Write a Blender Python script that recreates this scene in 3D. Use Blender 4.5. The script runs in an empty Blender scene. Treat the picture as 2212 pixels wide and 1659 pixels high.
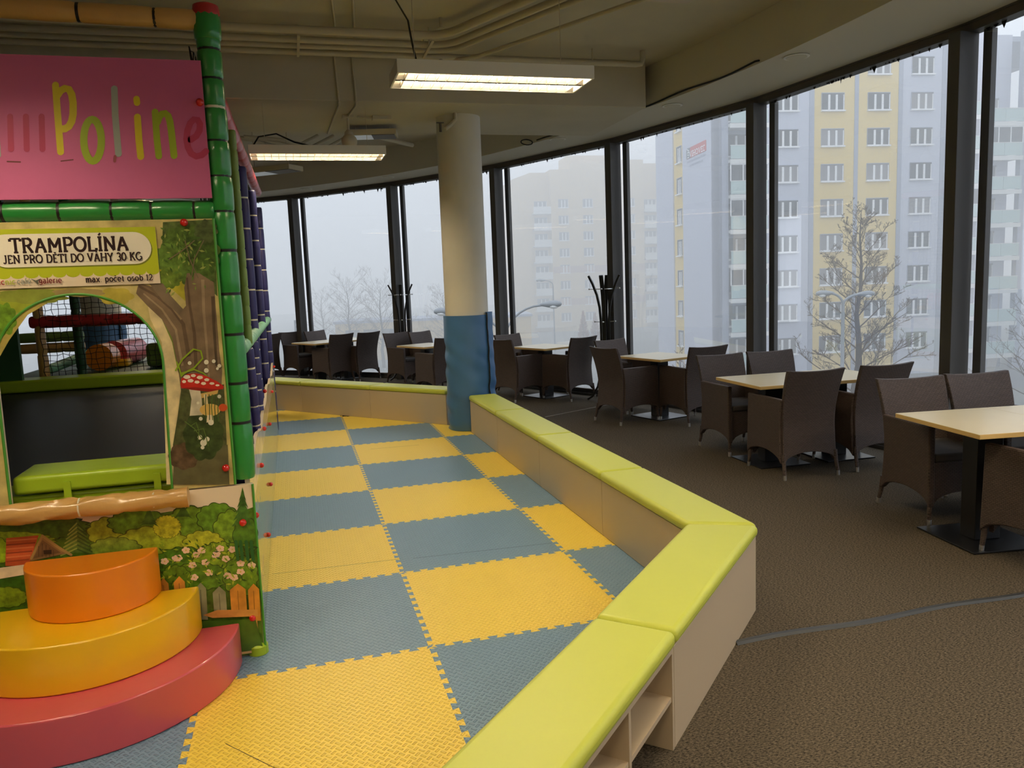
import bpy, bmesh, math, random
from math import sin, cos, pi, sqrt, atan2, radians, hypot
from mathutils import Vector, Matrix

C = bpy.context.scene.collection
S = bpy.context.scene
R0 = random.Random(7)

# ------------------------------------------------------------------ camera
F_PX, W_PX, H_PX = 1702.24, 2212, 1659
YAW, PITCH, ROLL = 0.264584, -0.126421, -0.0394241
CAM = Vector((-0.50134, -3.45359, 1.67003))
def _basis():
    cy, sy = cos(YAW), sin(YAW)
    f = Vector((sy*cos(PITCH), cy*cos(PITCH), sin(PITCH)))
    r = Vector((cy, -sy, 0)); u = r.cross(f)
    return r*cos(ROLL)+u*sin(ROLL), -r*sin(ROLL)+u*cos(ROLL), f
CR, CU, CF = _basis()
cd = bpy.data.cameras.new('camera'); cam = bpy.data.objects.new('camera', cd); C.objects.link(cam)
cd.sensor_fit = 'HORIZONTAL'; cd.sensor_width = 36; cd.lens = F_PX/W_PX*36
cd.clip_start = 0.05; cd.clip_end = 1000
M4 = Matrix((CR, CU, -CF)).transposed().to_4x4(); M4.translation = CAM
cam.matrix_world = M4
S.camera = cam

def ray(px, py): return CF + CR*((px-W_PX/2)/F_PX) - CU*((py-H_PX/2)/F_PX)
def on_plane(px, py, p, n):
    v = ray(px, py); t = (Vector(p)-CAM).dot(n)/v.dot(n); return CAM+v*t
def onX(px, py, x): return on_plane(px, py, (x, 0, 0), Vector((1, 0, 0)))
def onY(px, py, y): return on_plane(px, py, (0, y, 0), Vector((0, 1, 0)))
def onZ(px, py, z): return on_plane(px, py, (0, 0, z), Vector((0, 0, 1)))
def onD(px, py, d): return CAM+ray(px, py)*d

# ------------------------------------------------------------------ world, exposure
w = bpy.data.worlds.new('overcast'); S.world = w; w.use_nodes = True
nt = w.node_tree; bg = nt.nodes['Background']
tc = nt.nodes.new('ShaderNodeTexCoord'); sx = nt.nodes.new('ShaderNodeSeparateXYZ')
cr = nt.nodes.new('ShaderNodeValToRGB')
nt.links.new(tc.outputs['Generated'], sx.inputs[0]); nt.links.new(sx.outputs['Z'], cr.inputs[0])
cr.color_ramp.elements[0].color = (0.62, 0.66, 0.73, 1); cr.color_ramp.elements[0].position = 0.0
cr.color_ramp.elements[1].color = (0.80, 0.86, 0.96, 1); cr.color_ramp.elements[1].position = 0.6
nt.links.new(cr.outputs[0], bg.inputs[0]); bg.inputs[1].default_value = 1.42
S.view_settings.view_transform = 'Standard'; S.view_settings.look = 'None'
S.view_settings.exposure = 0.5; S.view_settings.gamma = 1.0; S.view_settings.use_curve_mapping = False
LAMP = 136.0                                    # radiance of the fluorescent tubes
LAMP_COL = (1.0, 0.82, 0.55)
cy = S.cycles
cy.max_bounces = 8; cy.diffuse_bounces = 4; cy.glossy_bounces = 4; cy.transmission_bounces = 4
cy.transparent_max_bounces = 12; cy.volume_bounces = 2; cy.caustics_reflective = False; cy.caustics_refractive = False
cy.sample_clamp_indirect = 6.0

# ------------------------------------------------------------------ helpers
def lin(c):
    return tuple((x/255/12.92 if x/255 <= 0.04045 else ((x/255+0.055)/1.055)**2.4) for x in c)
def hx(r, g, b): return lin((r, g, b))+(1,)

class MB:
    def __init__(s): s.v = []; s.f = []; s.m = []; s.c = []; s.mi = 0; s.col = (1, 1, 1)
    def add(s, vs, fs):
        o = len(s.v); s.v += [tuple(p) for p in vs]
        for f in fs: s.f.append(tuple(i+o for i in f)); s.m.append(s.mi); s.c.append(s.col)
        return s
    def obox(s, o, a, b, c):
        o, a, b, c = Vector(o), Vector(a), Vector(b), Vector(c)
        vs = [o, o+a, o+a+b, o+b, o+c, o+a+c, o+a+b+c, o+b+c]
        fs = [(0, 3, 2, 1), (4, 5, 6, 7), (0, 1, 5, 4), (1, 2, 6, 5), (2, 3, 7, 6), (3, 0, 4, 7)]
        if a.cross(b).dot(c) < 0: fs = [f[::-1] for f in fs]
        return s.add(vs, fs)
    def box(s, c, sz, rz=0):
        a = Vector((cos(rz), sin(rz), 0))*sz[0]; b = Vector((-sin(rz), cos(rz), 0))*sz[1]; k = Vector((0, 0, sz[2]))
        return s.obox(Vector(c)-a/2-b/2-k/2, a, b, k)
    def span(s, x0, x1, y0, y1, z0, z1):
        return s.box(((x0+x1)/2, (y0+y1)/2, (z0+z1)/2), (x1-x0, y1-y0, z1-z0))
    def prism(s, pts, z0, z1):
        n = len(pts); a = sum(pts[i][0]*pts[(i+1) % n][1]-pts[(i+1) % n][0]*pts[i][1] for i in range(n))
        if a < 0: pts = pts[::-1]
        vs = [(p[0], p[1], z0) for p in pts]+[(p[0], p[1], z1) for p in pts]
        fs = [tuple(range(n-1, -1, -1)), tuple(range(n, 2*n))]+[(i, (i+1) % n, n+(i+1) % n, n+i) for i in range(n)]
        return s.add(vs, fs)
    def extr(s, pts, d):
        """planar 3-D outline pushed along d"""
        pts = [Vector(p) for p in pts]; n = len(pts); d = Vector(d)
        nr = Vector((0, 0, 0))
        for i in range(n): nr += pts[i].cross(pts[(i+1) % n])
        if nr.dot(d) < 0: pts = pts[::-1]
        fs = [tuple(range(n-1, -1, -1)), tuple(range(n, 2*n))]+[(i, (i+1) % n, n+(i+1) % n, n+i) for i in range(n)]
        return s.add(pts+[p+d for p in pts], fs)
    def face(s, pts): return s.add(pts, [tuple(range(len(pts)))])
    def tube(s, path, r, n=8, cap=True):
        path = [Vector(p) for p in path]; k = len(path)
        rr = r if isinstance(r, (list, tuple)) else [r]*k
        t0 = (path[1]-path[0]).normalized(); up = Vector((0, 0, 1)) if abs(t0.z) < 0.9 else Vector((1, 0, 0))
        a = t0.cross(up).normalized(); vs = []
        for i in range(k):
            t = (path[min(i+1, k-1)]-path[max(i-1, 0)])
            if t.length < 1e-9: t = t0
            t = t.normalized(); a = a-t*a.dot(t); a.normalize(); b = t.cross(a)
            for j in range(n):
                q = 2*pi*j/n; vs.append(path[i]+(a*cos(q)+b*sin(q))*rr[i])
        fs = [(i*n+j, i*n+(j+1) % n, (i+1)*n+(j+1) % n, (i+1)*n+j) for i in range(k-1) for j in range(n)]
        if cap: fs += [tuple(range(n-1, -1, -1)), tuple((k-1)*n+j for j in range(n))]
        return s.add(vs, fs)
    def lathe(s, prof, c=(0, 0, 0), n=24):
        c = Vector(c); k = len(prof)
        vs = [c+Vector((r*cos(2*pi*j/n), r*sin(2*pi*j/n), z)) for r, z in prof for j in range(n)]
        fs = [(i*n+j, i*n+(j+1) % n, (i+1)*n+(j+1) % n, (i+1)*n+j) for i in range(k-1) for j in range(n)]
        fs += [tuple(range(n-1, -1, -1)), tuple((k-1)*n+j for j in range(n))]
        return s.add(vs, fs)
    def ball(s, c, r, n=12, sq=(1, 1, 1)):
        c = Vector(c); h = n//2; vs = []
        for i in range(1, h):
            for j in range(n):
                a, b = pi*i/h, 2*pi*j/n
                vs.append(c+Vector((r*sq[0]*sin(a)*cos(b), r*sq[1]*sin(a)*sin(b), r*sq[2]*cos(a))))
        vs += [c+Vector((0, 0, r*sq[2])), c-Vector((0, 0, r*sq[2]))]; T = len(vs)-2; B = T+1
        fs = [(i*n+j, (i+1)*n+j, (i+1)*n+(j+1) % n, i*n+(j+1) % n) for i in range(h-2) for j in range(n)]
        fs += [(T, j, (j+1) % n) for j in range(n)]+[(B, (h-2)*n+(j+1) % n, (h-2)*n+j) for j in range(n)]
        return s.add(vs, fs)
    def slab(s, fo, fi, nu, nv):
        """closed sheet between two surfaces fo(u,v), fi(u,v)"""
        g = [[fo(i/nu, j/nv) for j in range(nv+1)] for i in range(nu+1)]+[[fi(i/nu, j/nv) for j in range(nv+1)] for i in range(nu+1)]
        vs = [p for row in g for p in row]; k = nv+1; o = (nu+1)*k; fs = []
        for i in range(nu):
            for j in range(nv):
                q = (i*k+j, (i+1)*k+j, (i+1)*k+j+1, i*k+j+1); fs += [q, tuple(o+x for x in q[::-1])]
        for i in range(nu):
            for j in (0, nv):
                q = (i*k+j, o+i*k+j, o+(i+1)*k+j, (i+1)*k+j); fs.append(q if j == 0 else q[::-1])
        for j in range(nv):
            for i in (0, nu):
                q = (i*k+j, i*k+j+1, o+i*k+j+1, o+i*k+j); fs.append(q if i == 0 else q[::-1])
        return s.add(vs, fs)
    def build(s, name, mats, parent=None, smooth=35, bevel=0, seg=2, fix=False):
        me = bpy.data.meshes.new(name); me.from_pydata(s.v, [], s.f)
        mats = mats if isinstance(mats, (list, tuple)) else [mats]
        for m in mats: me.materials.append(m)
        me.polygons.foreach_set('material_index', s.m)
        if any(c != (1, 1, 1) for c in s.c):
            ca = me.color_attributes.new('Col', 'FLOAT_COLOR', 'CORNER'); buf = []
            for p in me.polygons: buf += list(lin(s.c[p.index])+(1,))*p.loop_total
            ca.data.foreach_set('color', buf)
        if fix:
            bm = bmesh.new(); bm.from_mesh(me); bmesh.ops.recalc_face_normals(bm, faces=bm.faces); bm.to_mesh(me); bm.free()
        if smooth:
            me.polygons.foreach_set('use_smooth', [True]*len(me.polygons)); me.set_sharp_from_angle(angle=radians(smooth))
        me.update(); o = bpy.data.objects.new(name, me); C.objects.link(o)
        if parent: o.parent = parent
        if bevel:
            b = o.modifiers.new('bevel', 'BEVEL'); b.width = bevel; b.segments = seg; b.limit_method = 'ANGLE'; b.angle_limit = radians(40)
        return o

def tag(o, label=None, cat=None, group=None, kind=None):
    if label: o['label'] = label
    if cat: o['category'] = cat
    if group: o['group'] = group
    if kind: o['kind'] = kind
    return o
def thing(name, label, cat, loc=(0, 0, 0), rz=0, group=None):
    o = bpy.data.objects.new(name, None); C.objects.link(o); o.empty_display_size = 0.1
    o.location = loc; o.rotation_euler = (0, 0, rz)
    return tag(o, label, cat, group)
def kids(o): return [c for c in bpy.data.objects if c.parent == o]
def copy_tree(o, loc=None, rz=None, label=None, group=None, parent=None, tree=None):
    tree = tree or {}
    def go(src, par):
        c = src.copy(); C.objects.link(c)
        if par: c.parent = par
        for ch in list(src.children): go(ch, c)
        return c
    c = go(o, parent)
    if loc is not None: c.location = loc
    if rz is not None: c.rotation_euler = (0, 0, rz)
    if label: c['label'] = label
    if group: c['group'] = group
    return c
def struct(o, kind='structure'): o['kind'] = kind; return o

# ------------------------------------------------------------------ materials
def mat(name, col, rough=0.6, metal=0.0, spec=0.5, coat=0.0, coat_r=0.1, emit=None, noise=None, bump=None, attr=False):
    """noise=(scale, amount) mottles the colour; bump=(scale, strength) makes a fine relief"""
    m = bpy.data.materials.new(name); m.use_nodes = True; n = m.node_tree; b = n.nodes['Principled BSDF']
    b.inputs['Base Color'].default_value = hx(*col); b.inputs['Roughness'].default_value = rough
    b.inputs['Metallic'].default_value = metal; b.inputs['Specular IOR Level'].default_value = spec
    b.inputs['Coat Weight'].default_value = coat; b.inputs['Coat Roughness'].default_value = coat_r
    if emit: b.inputs['Emission Color'].default_value = tuple(emit[0])+(1,); b.inputs['Emission Strength'].default_value = emit[1]
    t = None
    if noise or bump: t = n.nodes.new('ShaderNodeTexCoord')
    src = None
    if attr:
        a = n.nodes.new('ShaderNodeVertexColor'); a.layer_name = 'Col'; src = a.outputs[0]; n.links.new(src, b.inputs['Base Color'])
    if noise:
        x = n.nodes.new('ShaderNodeTexNoise'); x.inputs['Scale'].default_value = noise[0]; x.inputs['Detail'].default_value = 5
        n.links.new(t.outputs['Object'], x.inputs['Vector'])
        r = n.nodes.new('ShaderNodeMapRange'); r.inputs['From Min'].default_value = 0.3; r.inputs['From Max'].default_value = 0.7
        r.inputs['To Min'].default_value = 1-noise[1]; r.inputs['To Max'].default_value = 1+noise[1]
        n.links.new(x.outputs['Fac'], r.inputs['Value'])
        h = n.nodes.new('ShaderNodeMix'); h.data_type = 'RGBA'; h.blend_type = 'MULTIPLY'; h.inputs['Factor'].default_value = 1
        if src: n.links.new(src, h.inputs['A'])
        else: h.inputs['A'].default_value = hx(*col)
        n.links.new(r.outputs[0], h.inputs['B']); n.links.new(h.outputs['Result'], b.inputs['Base Color'])
    if bump:
        x = n.nodes.new('ShaderNodeTexNoise'); x.inputs['Scale'].default_value = bump[0]; x.inputs['Detail'].default_value = 4
        n.links.new(t.outputs['Object'], x.inputs['Vector'])
        q = n.nodes.new('ShaderNodeBump'); q.inputs['Strength'].default_value = bump[1]; q.inputs['Distance'].default_value = 0.01
        n.links.new(x.outputs['Fac'], q.inputs['Height']); n.links.new(q.outputs[0], b.inputs['Normal'])
    return m
def math_chain(n):
    def f(op, a, b=None, c=None):
        x = n.nodes.new('ShaderNodeMath'); x.operation = op
        for i, v in enumerate((a, b, c)):
            if v is None: continue
            if isinstance(v, (int, float)): x.inputs[i].default_value = v
            else: n.links.new(v, x.inputs[i])
        return x.outputs[0]
    return f

M = {}
M['ceiling'] = mat('ceiling_paint', (196, 188, 170), 0.9, spec=0.2, noise=(1.5, 0.06), bump=(30, 0.1))
M['soffit'] = mat('soffit_paint', (208, 202, 188), 0.85, spec=0.2)
M['wall'] = mat('wall_paint', (205, 196, 176), 0.9, spec=0.2)
M['pipe'] = mat('painted_pipe', (198, 188, 166), 0.7, spec=0.3)
M['column'] = mat('column_paint', (214, 208, 194), 0.8, spec=0.25, noise=(3, 0.04))
M['alu'] = mat('dark_aluminium', (86, 84, 83), 0.5, 0.0, 0.4)
M['alu2'] = mat('brown_grey_aluminium', (92, 84, 76), 0.5, 0.0, 0.4)
M['alul'] = mat('pale_frame_strip', (150, 140, 128), 0.5)
M['panel'] = mat('beige_laminate', (196, 178, 152), 0.5, spec=0.4, coat=0.15, coat_r=0.25)
M['lime'] = mat('lime_vinyl', (196, 204, 80), 0.42, spec=0.5, bump=(9, 0.12))
M['lime2'] = mat('lime_vinyl_pad', (160, 190, 40), 0.35, spec=0.5, bump=(7, 0.25))
M['table'] = mat('beige_table_laminate', (240, 226, 190), 0.28, spec=0.5, noise=(3, 0.03))
M['tedge'] = mat('yellowish_table_edge', (226, 190, 122), 0.5)
M['black'] = mat('black_steel', (24, 24, 25), 0.28, 0.0, 0.6)
M['bentwood'] = mat('black_bentwood', (22, 20, 19), 0.4)
M['chrome'] = mat('chrome', (238, 238, 238), 0.34, 1.0)
M['seat'] = mat('grey_seat_fabric', (84, 80, 78), 0.9, spec=0.2, bump=(300, 0.2))
M['white'] = mat('white_enamel', (226, 222, 212), 0.45)
M['tube'] = mat('lit_tube', (255, 240, 210), 0.5, emit=(LAMP_COL, LAMP))
M['reflector'] = mat('lamp_reflector', (104, 100, 92), 0.3, 0.0, 0.6)
M['louvre'] = mat('louvre_blade', (130, 123, 110), 0.35, 0.0, 0.5)
M['glassdark'] = mat('black_glass', (20, 22, 24), 0.1)
M['cable'] = mat('grey_cable_cover', (58, 60, 62), 0.5)
M['bcable'] = mat('black_cable', (22, 20, 18), 0.6)
M['blue_vinyl'] = mat('blue_vinyl', (70, 112, 160), 0.36, spec=0.5, bump=(6, 0.35))
M['green_vinyl'] = mat('green_vinyl', (44, 140, 62), 0.3, spec=0.5, coat=0.3, bump=(14, 0.25))
M['dkgreen'] = mat('dark_green_vinyl', (30, 78, 40), 0.5, bump=(10, 0.2))
M['bamboo'] = mat('pale_green_vinyl', (112, 140, 66), 0.45, bump=(10, 0.2))
M['navy'] = mat('navy_vinyl', (46, 44, 104), 0.45, bump=(12, 0.3))
M['red_vinyl'] = mat('red_vinyl', (176, 44, 44), 0.4, bump=(12, 0.3))
M['tan_vinyl'] = mat('tan_vinyl', (206, 162, 96), 0.3, coat=0.3, bump=(16, 0.4), noise=(4, 0.08))
M['tie'] = mat('black_tie', (20, 18, 16), 0.5)
M['cleartie'] = mat('clear_tie', (226, 220, 196), 0.4)
M['aqua'] = mat('wrapped_aqua', (126, 186, 150), 0.5, bump=(40, 0.4))
M['redball'] = mat('red_cap', (206, 34, 30), 0.2, coat=0.5)
M['step_red'] = mat('pink_red_vinyl', (200, 80, 92), 0.28, spec=0.5, coat=0.4, coat_r=0.15, bump=(7, 0.16))
M['step_yellow'] = mat('yellow_vinyl', (236, 188, 26), 0.3, spec=0.5, coat=0.4, coat_r=0.15, bump=(7, 0.16))
M['step_orange'] = mat('orange_vinyl', (232, 132, 24), 0.3, spec=0.5, coat=0.4, coat_r=0.15, bump=(7, 0.16))
M['print'] = mat('printed_film', (255, 255, 255), 0.32, spec=0.5, attr=True)
M['pnoise'] = mat('printed_art', (255, 255, 255), 0.32, spec=0.5, attr=True, noise=(38, 0.45))
M['psoft'] = mat('printed_soft_art', (255, 255, 255), 0.32, spec=0.5, attr=True, noise=(14, 0.28))
M['banner'] = mat('pink_banner_cloth', (206, 100, 150), 0.5, noise=(2.2, 0.05), bump=(4, 0.15))
M['net'] = mat('black_net_cord', (24, 22, 20), 0.8)
M['bed'] = mat('black_trampoline_cloth', (18, 18, 18), 0.45, bump=(350, 0.15))
M['edgegreen'] = mat('green_edge', (76, 150, 50), 0.4)
M['cream'] = mat('cream_panel', (232, 214, 188), 0.4)
M['yellowfoam'] = mat('yellow_soft_play', (232, 176, 24), 0.45)

def mat_wicker():
    m = mat('brown_wicker', (84, 70, 64), 0.55, spec=0.4); n = m.node_tree; b = n.nodes['Principled BSDF']
    t = n.nodes.new('ShaderNodeTexCoord'); s = n.nodes.new('ShaderNodeSeparateXYZ'); n.links.new(t.outputs['Object'], s.inputs[0])
    f = math_chain(n); cx = n.nodes.new('ShaderNodeCombineXYZ')
    n.links.new(f('ADD', s.outputs[0], s.outputs[1]), cx.inputs[0]); n.links.new(s.outputs[2], cx.inputs[1])
    k = n.nodes.new('ShaderNodeTexBrick'); n.links.new(cx.outputs[0], k.inputs['Vector']); k.inputs['Scale'].default_value = 1
    k.inputs['Brick Width'].default_value = 0.026; k.inputs['Row Height'].default_value = 0.0105; k.inputs['Mortar Size'].default_value = 0.002
    k.inputs['Mortar Smooth'].default_value = 0.8
    k.inputs['Color1'].default_value = hx(98, 83, 77); k.inputs['Color2'].default_value = hx(88, 75, 70); k.inputs['Mortar'].default_value = hx(42, 35, 32)
    n.links.new(k.outputs['Color'], b.inputs['Base Color'])
    q = n.nodes.new('ShaderNodeBump'); q.inputs['Strength'].default_value = 0.6; q.inputs['Distance'].default_value = 0.004; q.invert = True
    n.links.new(k.outputs['Fac'], q.inputs['Height']); n.links.new(q.outputs[0], b.inputs['Normal'])
    return m
M['wicker'] = mat_wicker()

def mat_carpet():
    m = mat('brown_grey_carpet', (98, 86, 72), 0.95, spec=0.1); n = m.node_tree; b = n.nodes['Principled BSDF']
    t = n.nodes.new('ShaderNodeTexCoord')
    x = n.nodes.new('ShaderNodeTexNoise'); x.inputs['Scale'].default_value = 150; x.inputs['Detail'].default_value = 4; x.inputs['Roughness'].default_value = 0.7
    mp = n.nodes.new('ShaderNodeMapping'); mp.inputs['Scale'].default_value = (0.55, 1.2, 1); n.links.new(t.outputs['Object'], mp.inputs[0]); n.links.new(mp.outputs[0], x.inputs['Vector'])
    r = n.nodes.new('ShaderNodeValToRGB'); r.color_ramp.elements[0].position = 0.36; r.color_ramp.elements[1].position = 0.7
    r.color_ramp.elements[0].color = hx(33, 31, 28); r.color_ramp.elements[1].color = hx(128, 116, 99)
    n.links.new(x.outputs['Fac'], r.inputs[0]); n.links.new(r.outputs[0], b.inputs['Base Color'])
    q = n.nodes.new('ShaderNodeBump'); q.inputs['Strength'].default_value = 0.6; q.inputs['Distance'].default_value = 0.004
    n.links.new(x.outputs['Fac'], q.inputs['Height']); n.links.new(q.outputs[0], b.inputs['Normal'])
    return m
M['carpet'] = mat_carpet()

def mat_foam(name, col):
    """EVA mat: short raised bars, turned by 90 degrees from cell to cell"""
    m = mat(name, col, 0.42, spec=0.45); n = m.node_tree; b = n.nodes['Principled BSDF']; f = math_chain(n)
    t = n.nodes.new('ShaderNodeTexCoord'); s = n.nodes.new('ShaderNodeSeparateXYZ'); n.links.new(t.outputs['Object'], s.inputs[0])
    u = f('MULTIPLY', s.outputs[0], 1/0.036); v = f('MULTIPLY', s.outputs[1], 1/0.036)
    a, c = f('ADD', u, v), f('SUBTRACT', u, v)
    fa, fc = f('ABSOLUTE', f('SUBTRACT', f('FRACT', a), 0.5)), f('ABSOLUTE', f('SUBTRACT', f('FRACT', c), 0.5))
    par = f('FRACT', f('MULTIPLY', f('ADD', f('FLOOR', a), f('FLOOR', c)), 0.5)); par = f('MULTIPLY', par, 2)
    def bar(x, y): return f('MULTIPLY', f('SMOOTH_MIN', f('MAXIMUM', f('MULTIPLY', f('SUBTRACT', 0.22, x), 8), 0), 1.0, 0.2), f('MAXIMUM', f('MINIMUM', f('MULTIPLY', f('SUBTRACT', 0.47, y), 9), 1), 0))
    b1, b2 = bar(fa, fc), bar(fc, fa)
    h = f('ADD', f('MULTIPLY', b1, par), f('MULTIPLY', b2, f('SUBTRACT', 1, par)))
    q = n.nodes.new('ShaderNodeBump'); q.inputs['Strength'].default_value = 1.0; q.inputs['Distance'].default_value = 0.005
    n.links.new(h, q.inputs['Height']); n.links.new(q.outputs[0], b.inputs['Normal'])
    return m
M['foam_y'] = mat_foam('yellow_foam', (250, 218, 88)); M['foam_b'] = mat_foam('blue_foam', (118, 150, 178))

def mat_glass():
    m = bpy.data.materials.new('window_glass'); m.use_nodes = True; n = m.node_tree
    for x in list(n.nodes): n.nodes.remove(x)
    o = n.nodes.new('ShaderNodeOutputMaterial'); mx = n.nodes.new('ShaderNodeMixShader'); t = n.nodes.new('ShaderNodeBsdfTransparent'); g = n.nodes.new('ShaderNodeBsdfGlossy')
    g.inputs['Roughness'].default_value = 0.004
    t.inputs[0].default_value = (0.94, 0.96, 0.96, 1); g.inputs[0].default_value = (1, 1, 1, 1)
    f = math_chain(n); ge = n.nodes.new('ShaderNodeNewGeometry'); dt = n.nodes.new('ShaderNodeVectorMath'); dt.operation = 'DOT_PRODUCT'
    n.links.new(ge.outputs['Normal'], dt.inputs[0]); n.links.new(ge.outputs['Incoming'], dt.inputs[1])
    fr = f('POWER', f('SUBTRACT', 1.0, f('ABSOLUTE', dt.outputs['Value'])), 5.0); k = f('MULTIPLY_ADD', fr, 0.83, 0.15)
    n.links.new(k, mx.inputs[0]); n.links.new(t.outputs[0], mx.inputs[1]); n.links.new(g.outputs[0], mx.inputs[2]); n.links.new(mx.outputs[0], o.inputs[0])
    return m
M['glass'] = mat_glass()

# ================================================================== THE ROOM
AC, AR = (-10.684, 1.418), 15.552               # the glass front is an arc
TH0, DTH = 0.0309, 0.1622
def arc(th, off=0.0, z=0.0): return Vector((AC[0]+(AR+off)*cos(th), AC[1]+(AR+off)*sin(th), z))
PANE_TILT = 0.0
ths = [TH0+DTH*i for i in range(-3, 10)]
def arcpts(off, t0=ths[0], t1=ths[-1], n=60): return [arc(t0+(t1-t0)*i/n, off) for i in range(n+1)]
LEFT, BACK = -10.2, -6.0
outer = arcpts(0.12)
room = [(LEFT, outer[-1].y)]+[(LEFT, BACK)]+[(outer[0].x, BACK)]+[(p.x, p.y) for p in outer]
struct(MB().prism(room, -0.3, 0.0).build('floor', M['carpet'], smooth=0))
ceil_in = arcpts(-0.6)
struct(MB().prism([(LEFT, outer[-1].y), (LEFT, BACK), (outer[0].x, BACK)]+[(p.x, p.y) for p in outer], 4.02, 4.3).build('ceiling', M['ceiling'], smooth=0))
struct(MB().span(LEFT-0.2, LEFT, BACK, outer[-1].y, 0, 4.02).build('wall_left', M['wall'], smooth=0))
struct(MB().span(LEFT, outer[0].x, BACK-0.2, BACK, 0, 4.02).build('wall_back', M['wall'], smooth=0))
# dropped concrete beam across the room
struct(MB().span(LEFT, 3.38, 4.78, 6.42, 3.53, 4.02).build('trim_1', M['ceiling'], smooth=0, bevel=0.01))
# soffit along the glass and the curved fascia above its inner edge
def soff(th): return -(1.08-0.6*max(0, th) if th < 0.55 else 0.75+0.25*max(0, th-0.6))
n = 90; b = MB(); tt = [ths[0]+(ths[-1]-ths[0])*i/n for i in range(n+1)]
for i in range(n):
    a0, a1 = tt[i], tt[i+1]
    p = [arc(a0, soff(a0), 3.58), arc(a0, 0.1, 3.58), arc(a1, 0.1, 3.58), arc(a1, soff(a1), 3.58)]
    q = [Vector((x.x, x.y, 4.02)) for x in p]
    b.add(p+q, [(0, 1, 2, 3), (0, 3, 7, 4), (1, 5, 6, 2)])
struct(b.build('trim_2', [M['soffit']], smooth=20))
# windows: head, sill rail, mullion pair and the pane
for i in range(len(ths)-1):
    a0, a1 = ths[i], ths[i+1]; p0, p1 = arc(a0), arc(a1); t = (p1-p0).normalized(); nr = Vector((t.y, -t.x, 0))
    b = MB(); L = (p1-p0).length; o = p0-nr*0.06; up = Vector((0, 0, 1))
    b.mi = 0; b.obox(o, t*L, nr*0.12, up*0.085); b.obox(o-nr*0.03+up*0.004, t*L, nr*0.05, up*0.03)
    b.mi = 1; b.obox(o+up*3.515, t*L, nr*0.12, up*0.065)
    b.mi = 0; b.obox(o+up*3.5-nr*0.008, t*L, nr*0.12, up*0.016); b.obox(o+up*3.566-nr*0.02, t*L, nr*0.12, up*0.014)
    b.mi = 2; b.obox(o+up*0.085, t*L, nr*0.02, up*0.012)
    wo = struct(b.build('window_%d' % (i+1), [M['alu'], M['alu2'], M['alul']], smooth=0))
    b = MB(); c = p0-t*0.02
    b.obox(c-t*0.03-nr*0.19, t*0.107, nr*0.21, up*3.5); b.obox(c-t*0.165-nr*0.012, t*0.075, nr*0.06, up*3.5)
    b.build('mullion', M['alu'], wo, smooth=0, bevel=0.004)
    b = MB(); kt = 0.5*(L-0.18)*math.tan(radians(PANE_TILT)); g0, g1 = p0+t*0.05+nr*kt, p0+t*(L-0.13)-nr*kt   # panes stand slightly askew between the posts
    b.face([g0+up*0.09, g0+up*3.51, g1+up*3.51, g1+up*0.09])
    b.build('pane', M['glass'], wo, smooth=0)
    if 2 <= i <= 8:                            # soot runs that hang from the head
        b = MB(); rr = random.Random(i*11)
        for k in range(26):
            s_ = rr.uniform(0.12, L-0.15); hh = rr.uniform(0.008, 0.035)*(2 if rr.random() < 0.12 else 1); ww = rr.uniform(0.008, 0.03)
            q = p0+t*s_-nr*0.008+up*3.502; b.extr([q-t*ww, q+t*ww, q+t*rr.uniform(-0.004, 0.004)-up*hh], nr*0.002)
        b.build('soot_pattern', M['bcable'], wo, smooth=0)
# round flush downlights in the soffit
for k, (off, th, lab) in enumerate([(-0.536, 0.791, 'beside the netted play tower'), (-0.574, 0.653, 'left of the white column'), (-0.732, 0.38, 'right of the white column beside the looped cable'),
                                    (-0.73, 0.234, 'beyond the end of the ceiling beam'), (-0.823, 0.102, 'above the pane with the bare tree')]):
    p = arc(th, off, 3.58)
    d = thing('downlight', 'round flush white downlight in the soffit, '+lab, 'light', p, group='soffit downlights')
    MB().lathe([(0.0, 0), (0.105, 0), (0.112, -0.004), (0.112, -0.009), (0.098, -0.012), (0.0, -0.012)], n=32).build('rim', M['white'], d)
    MB().lathe([(0.0, -0.0125), (0.09, -0.0125), (0.09, -0.0145), (0, -0.0145)], n=32).build('diffuser', M['soffit'], d)

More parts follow.
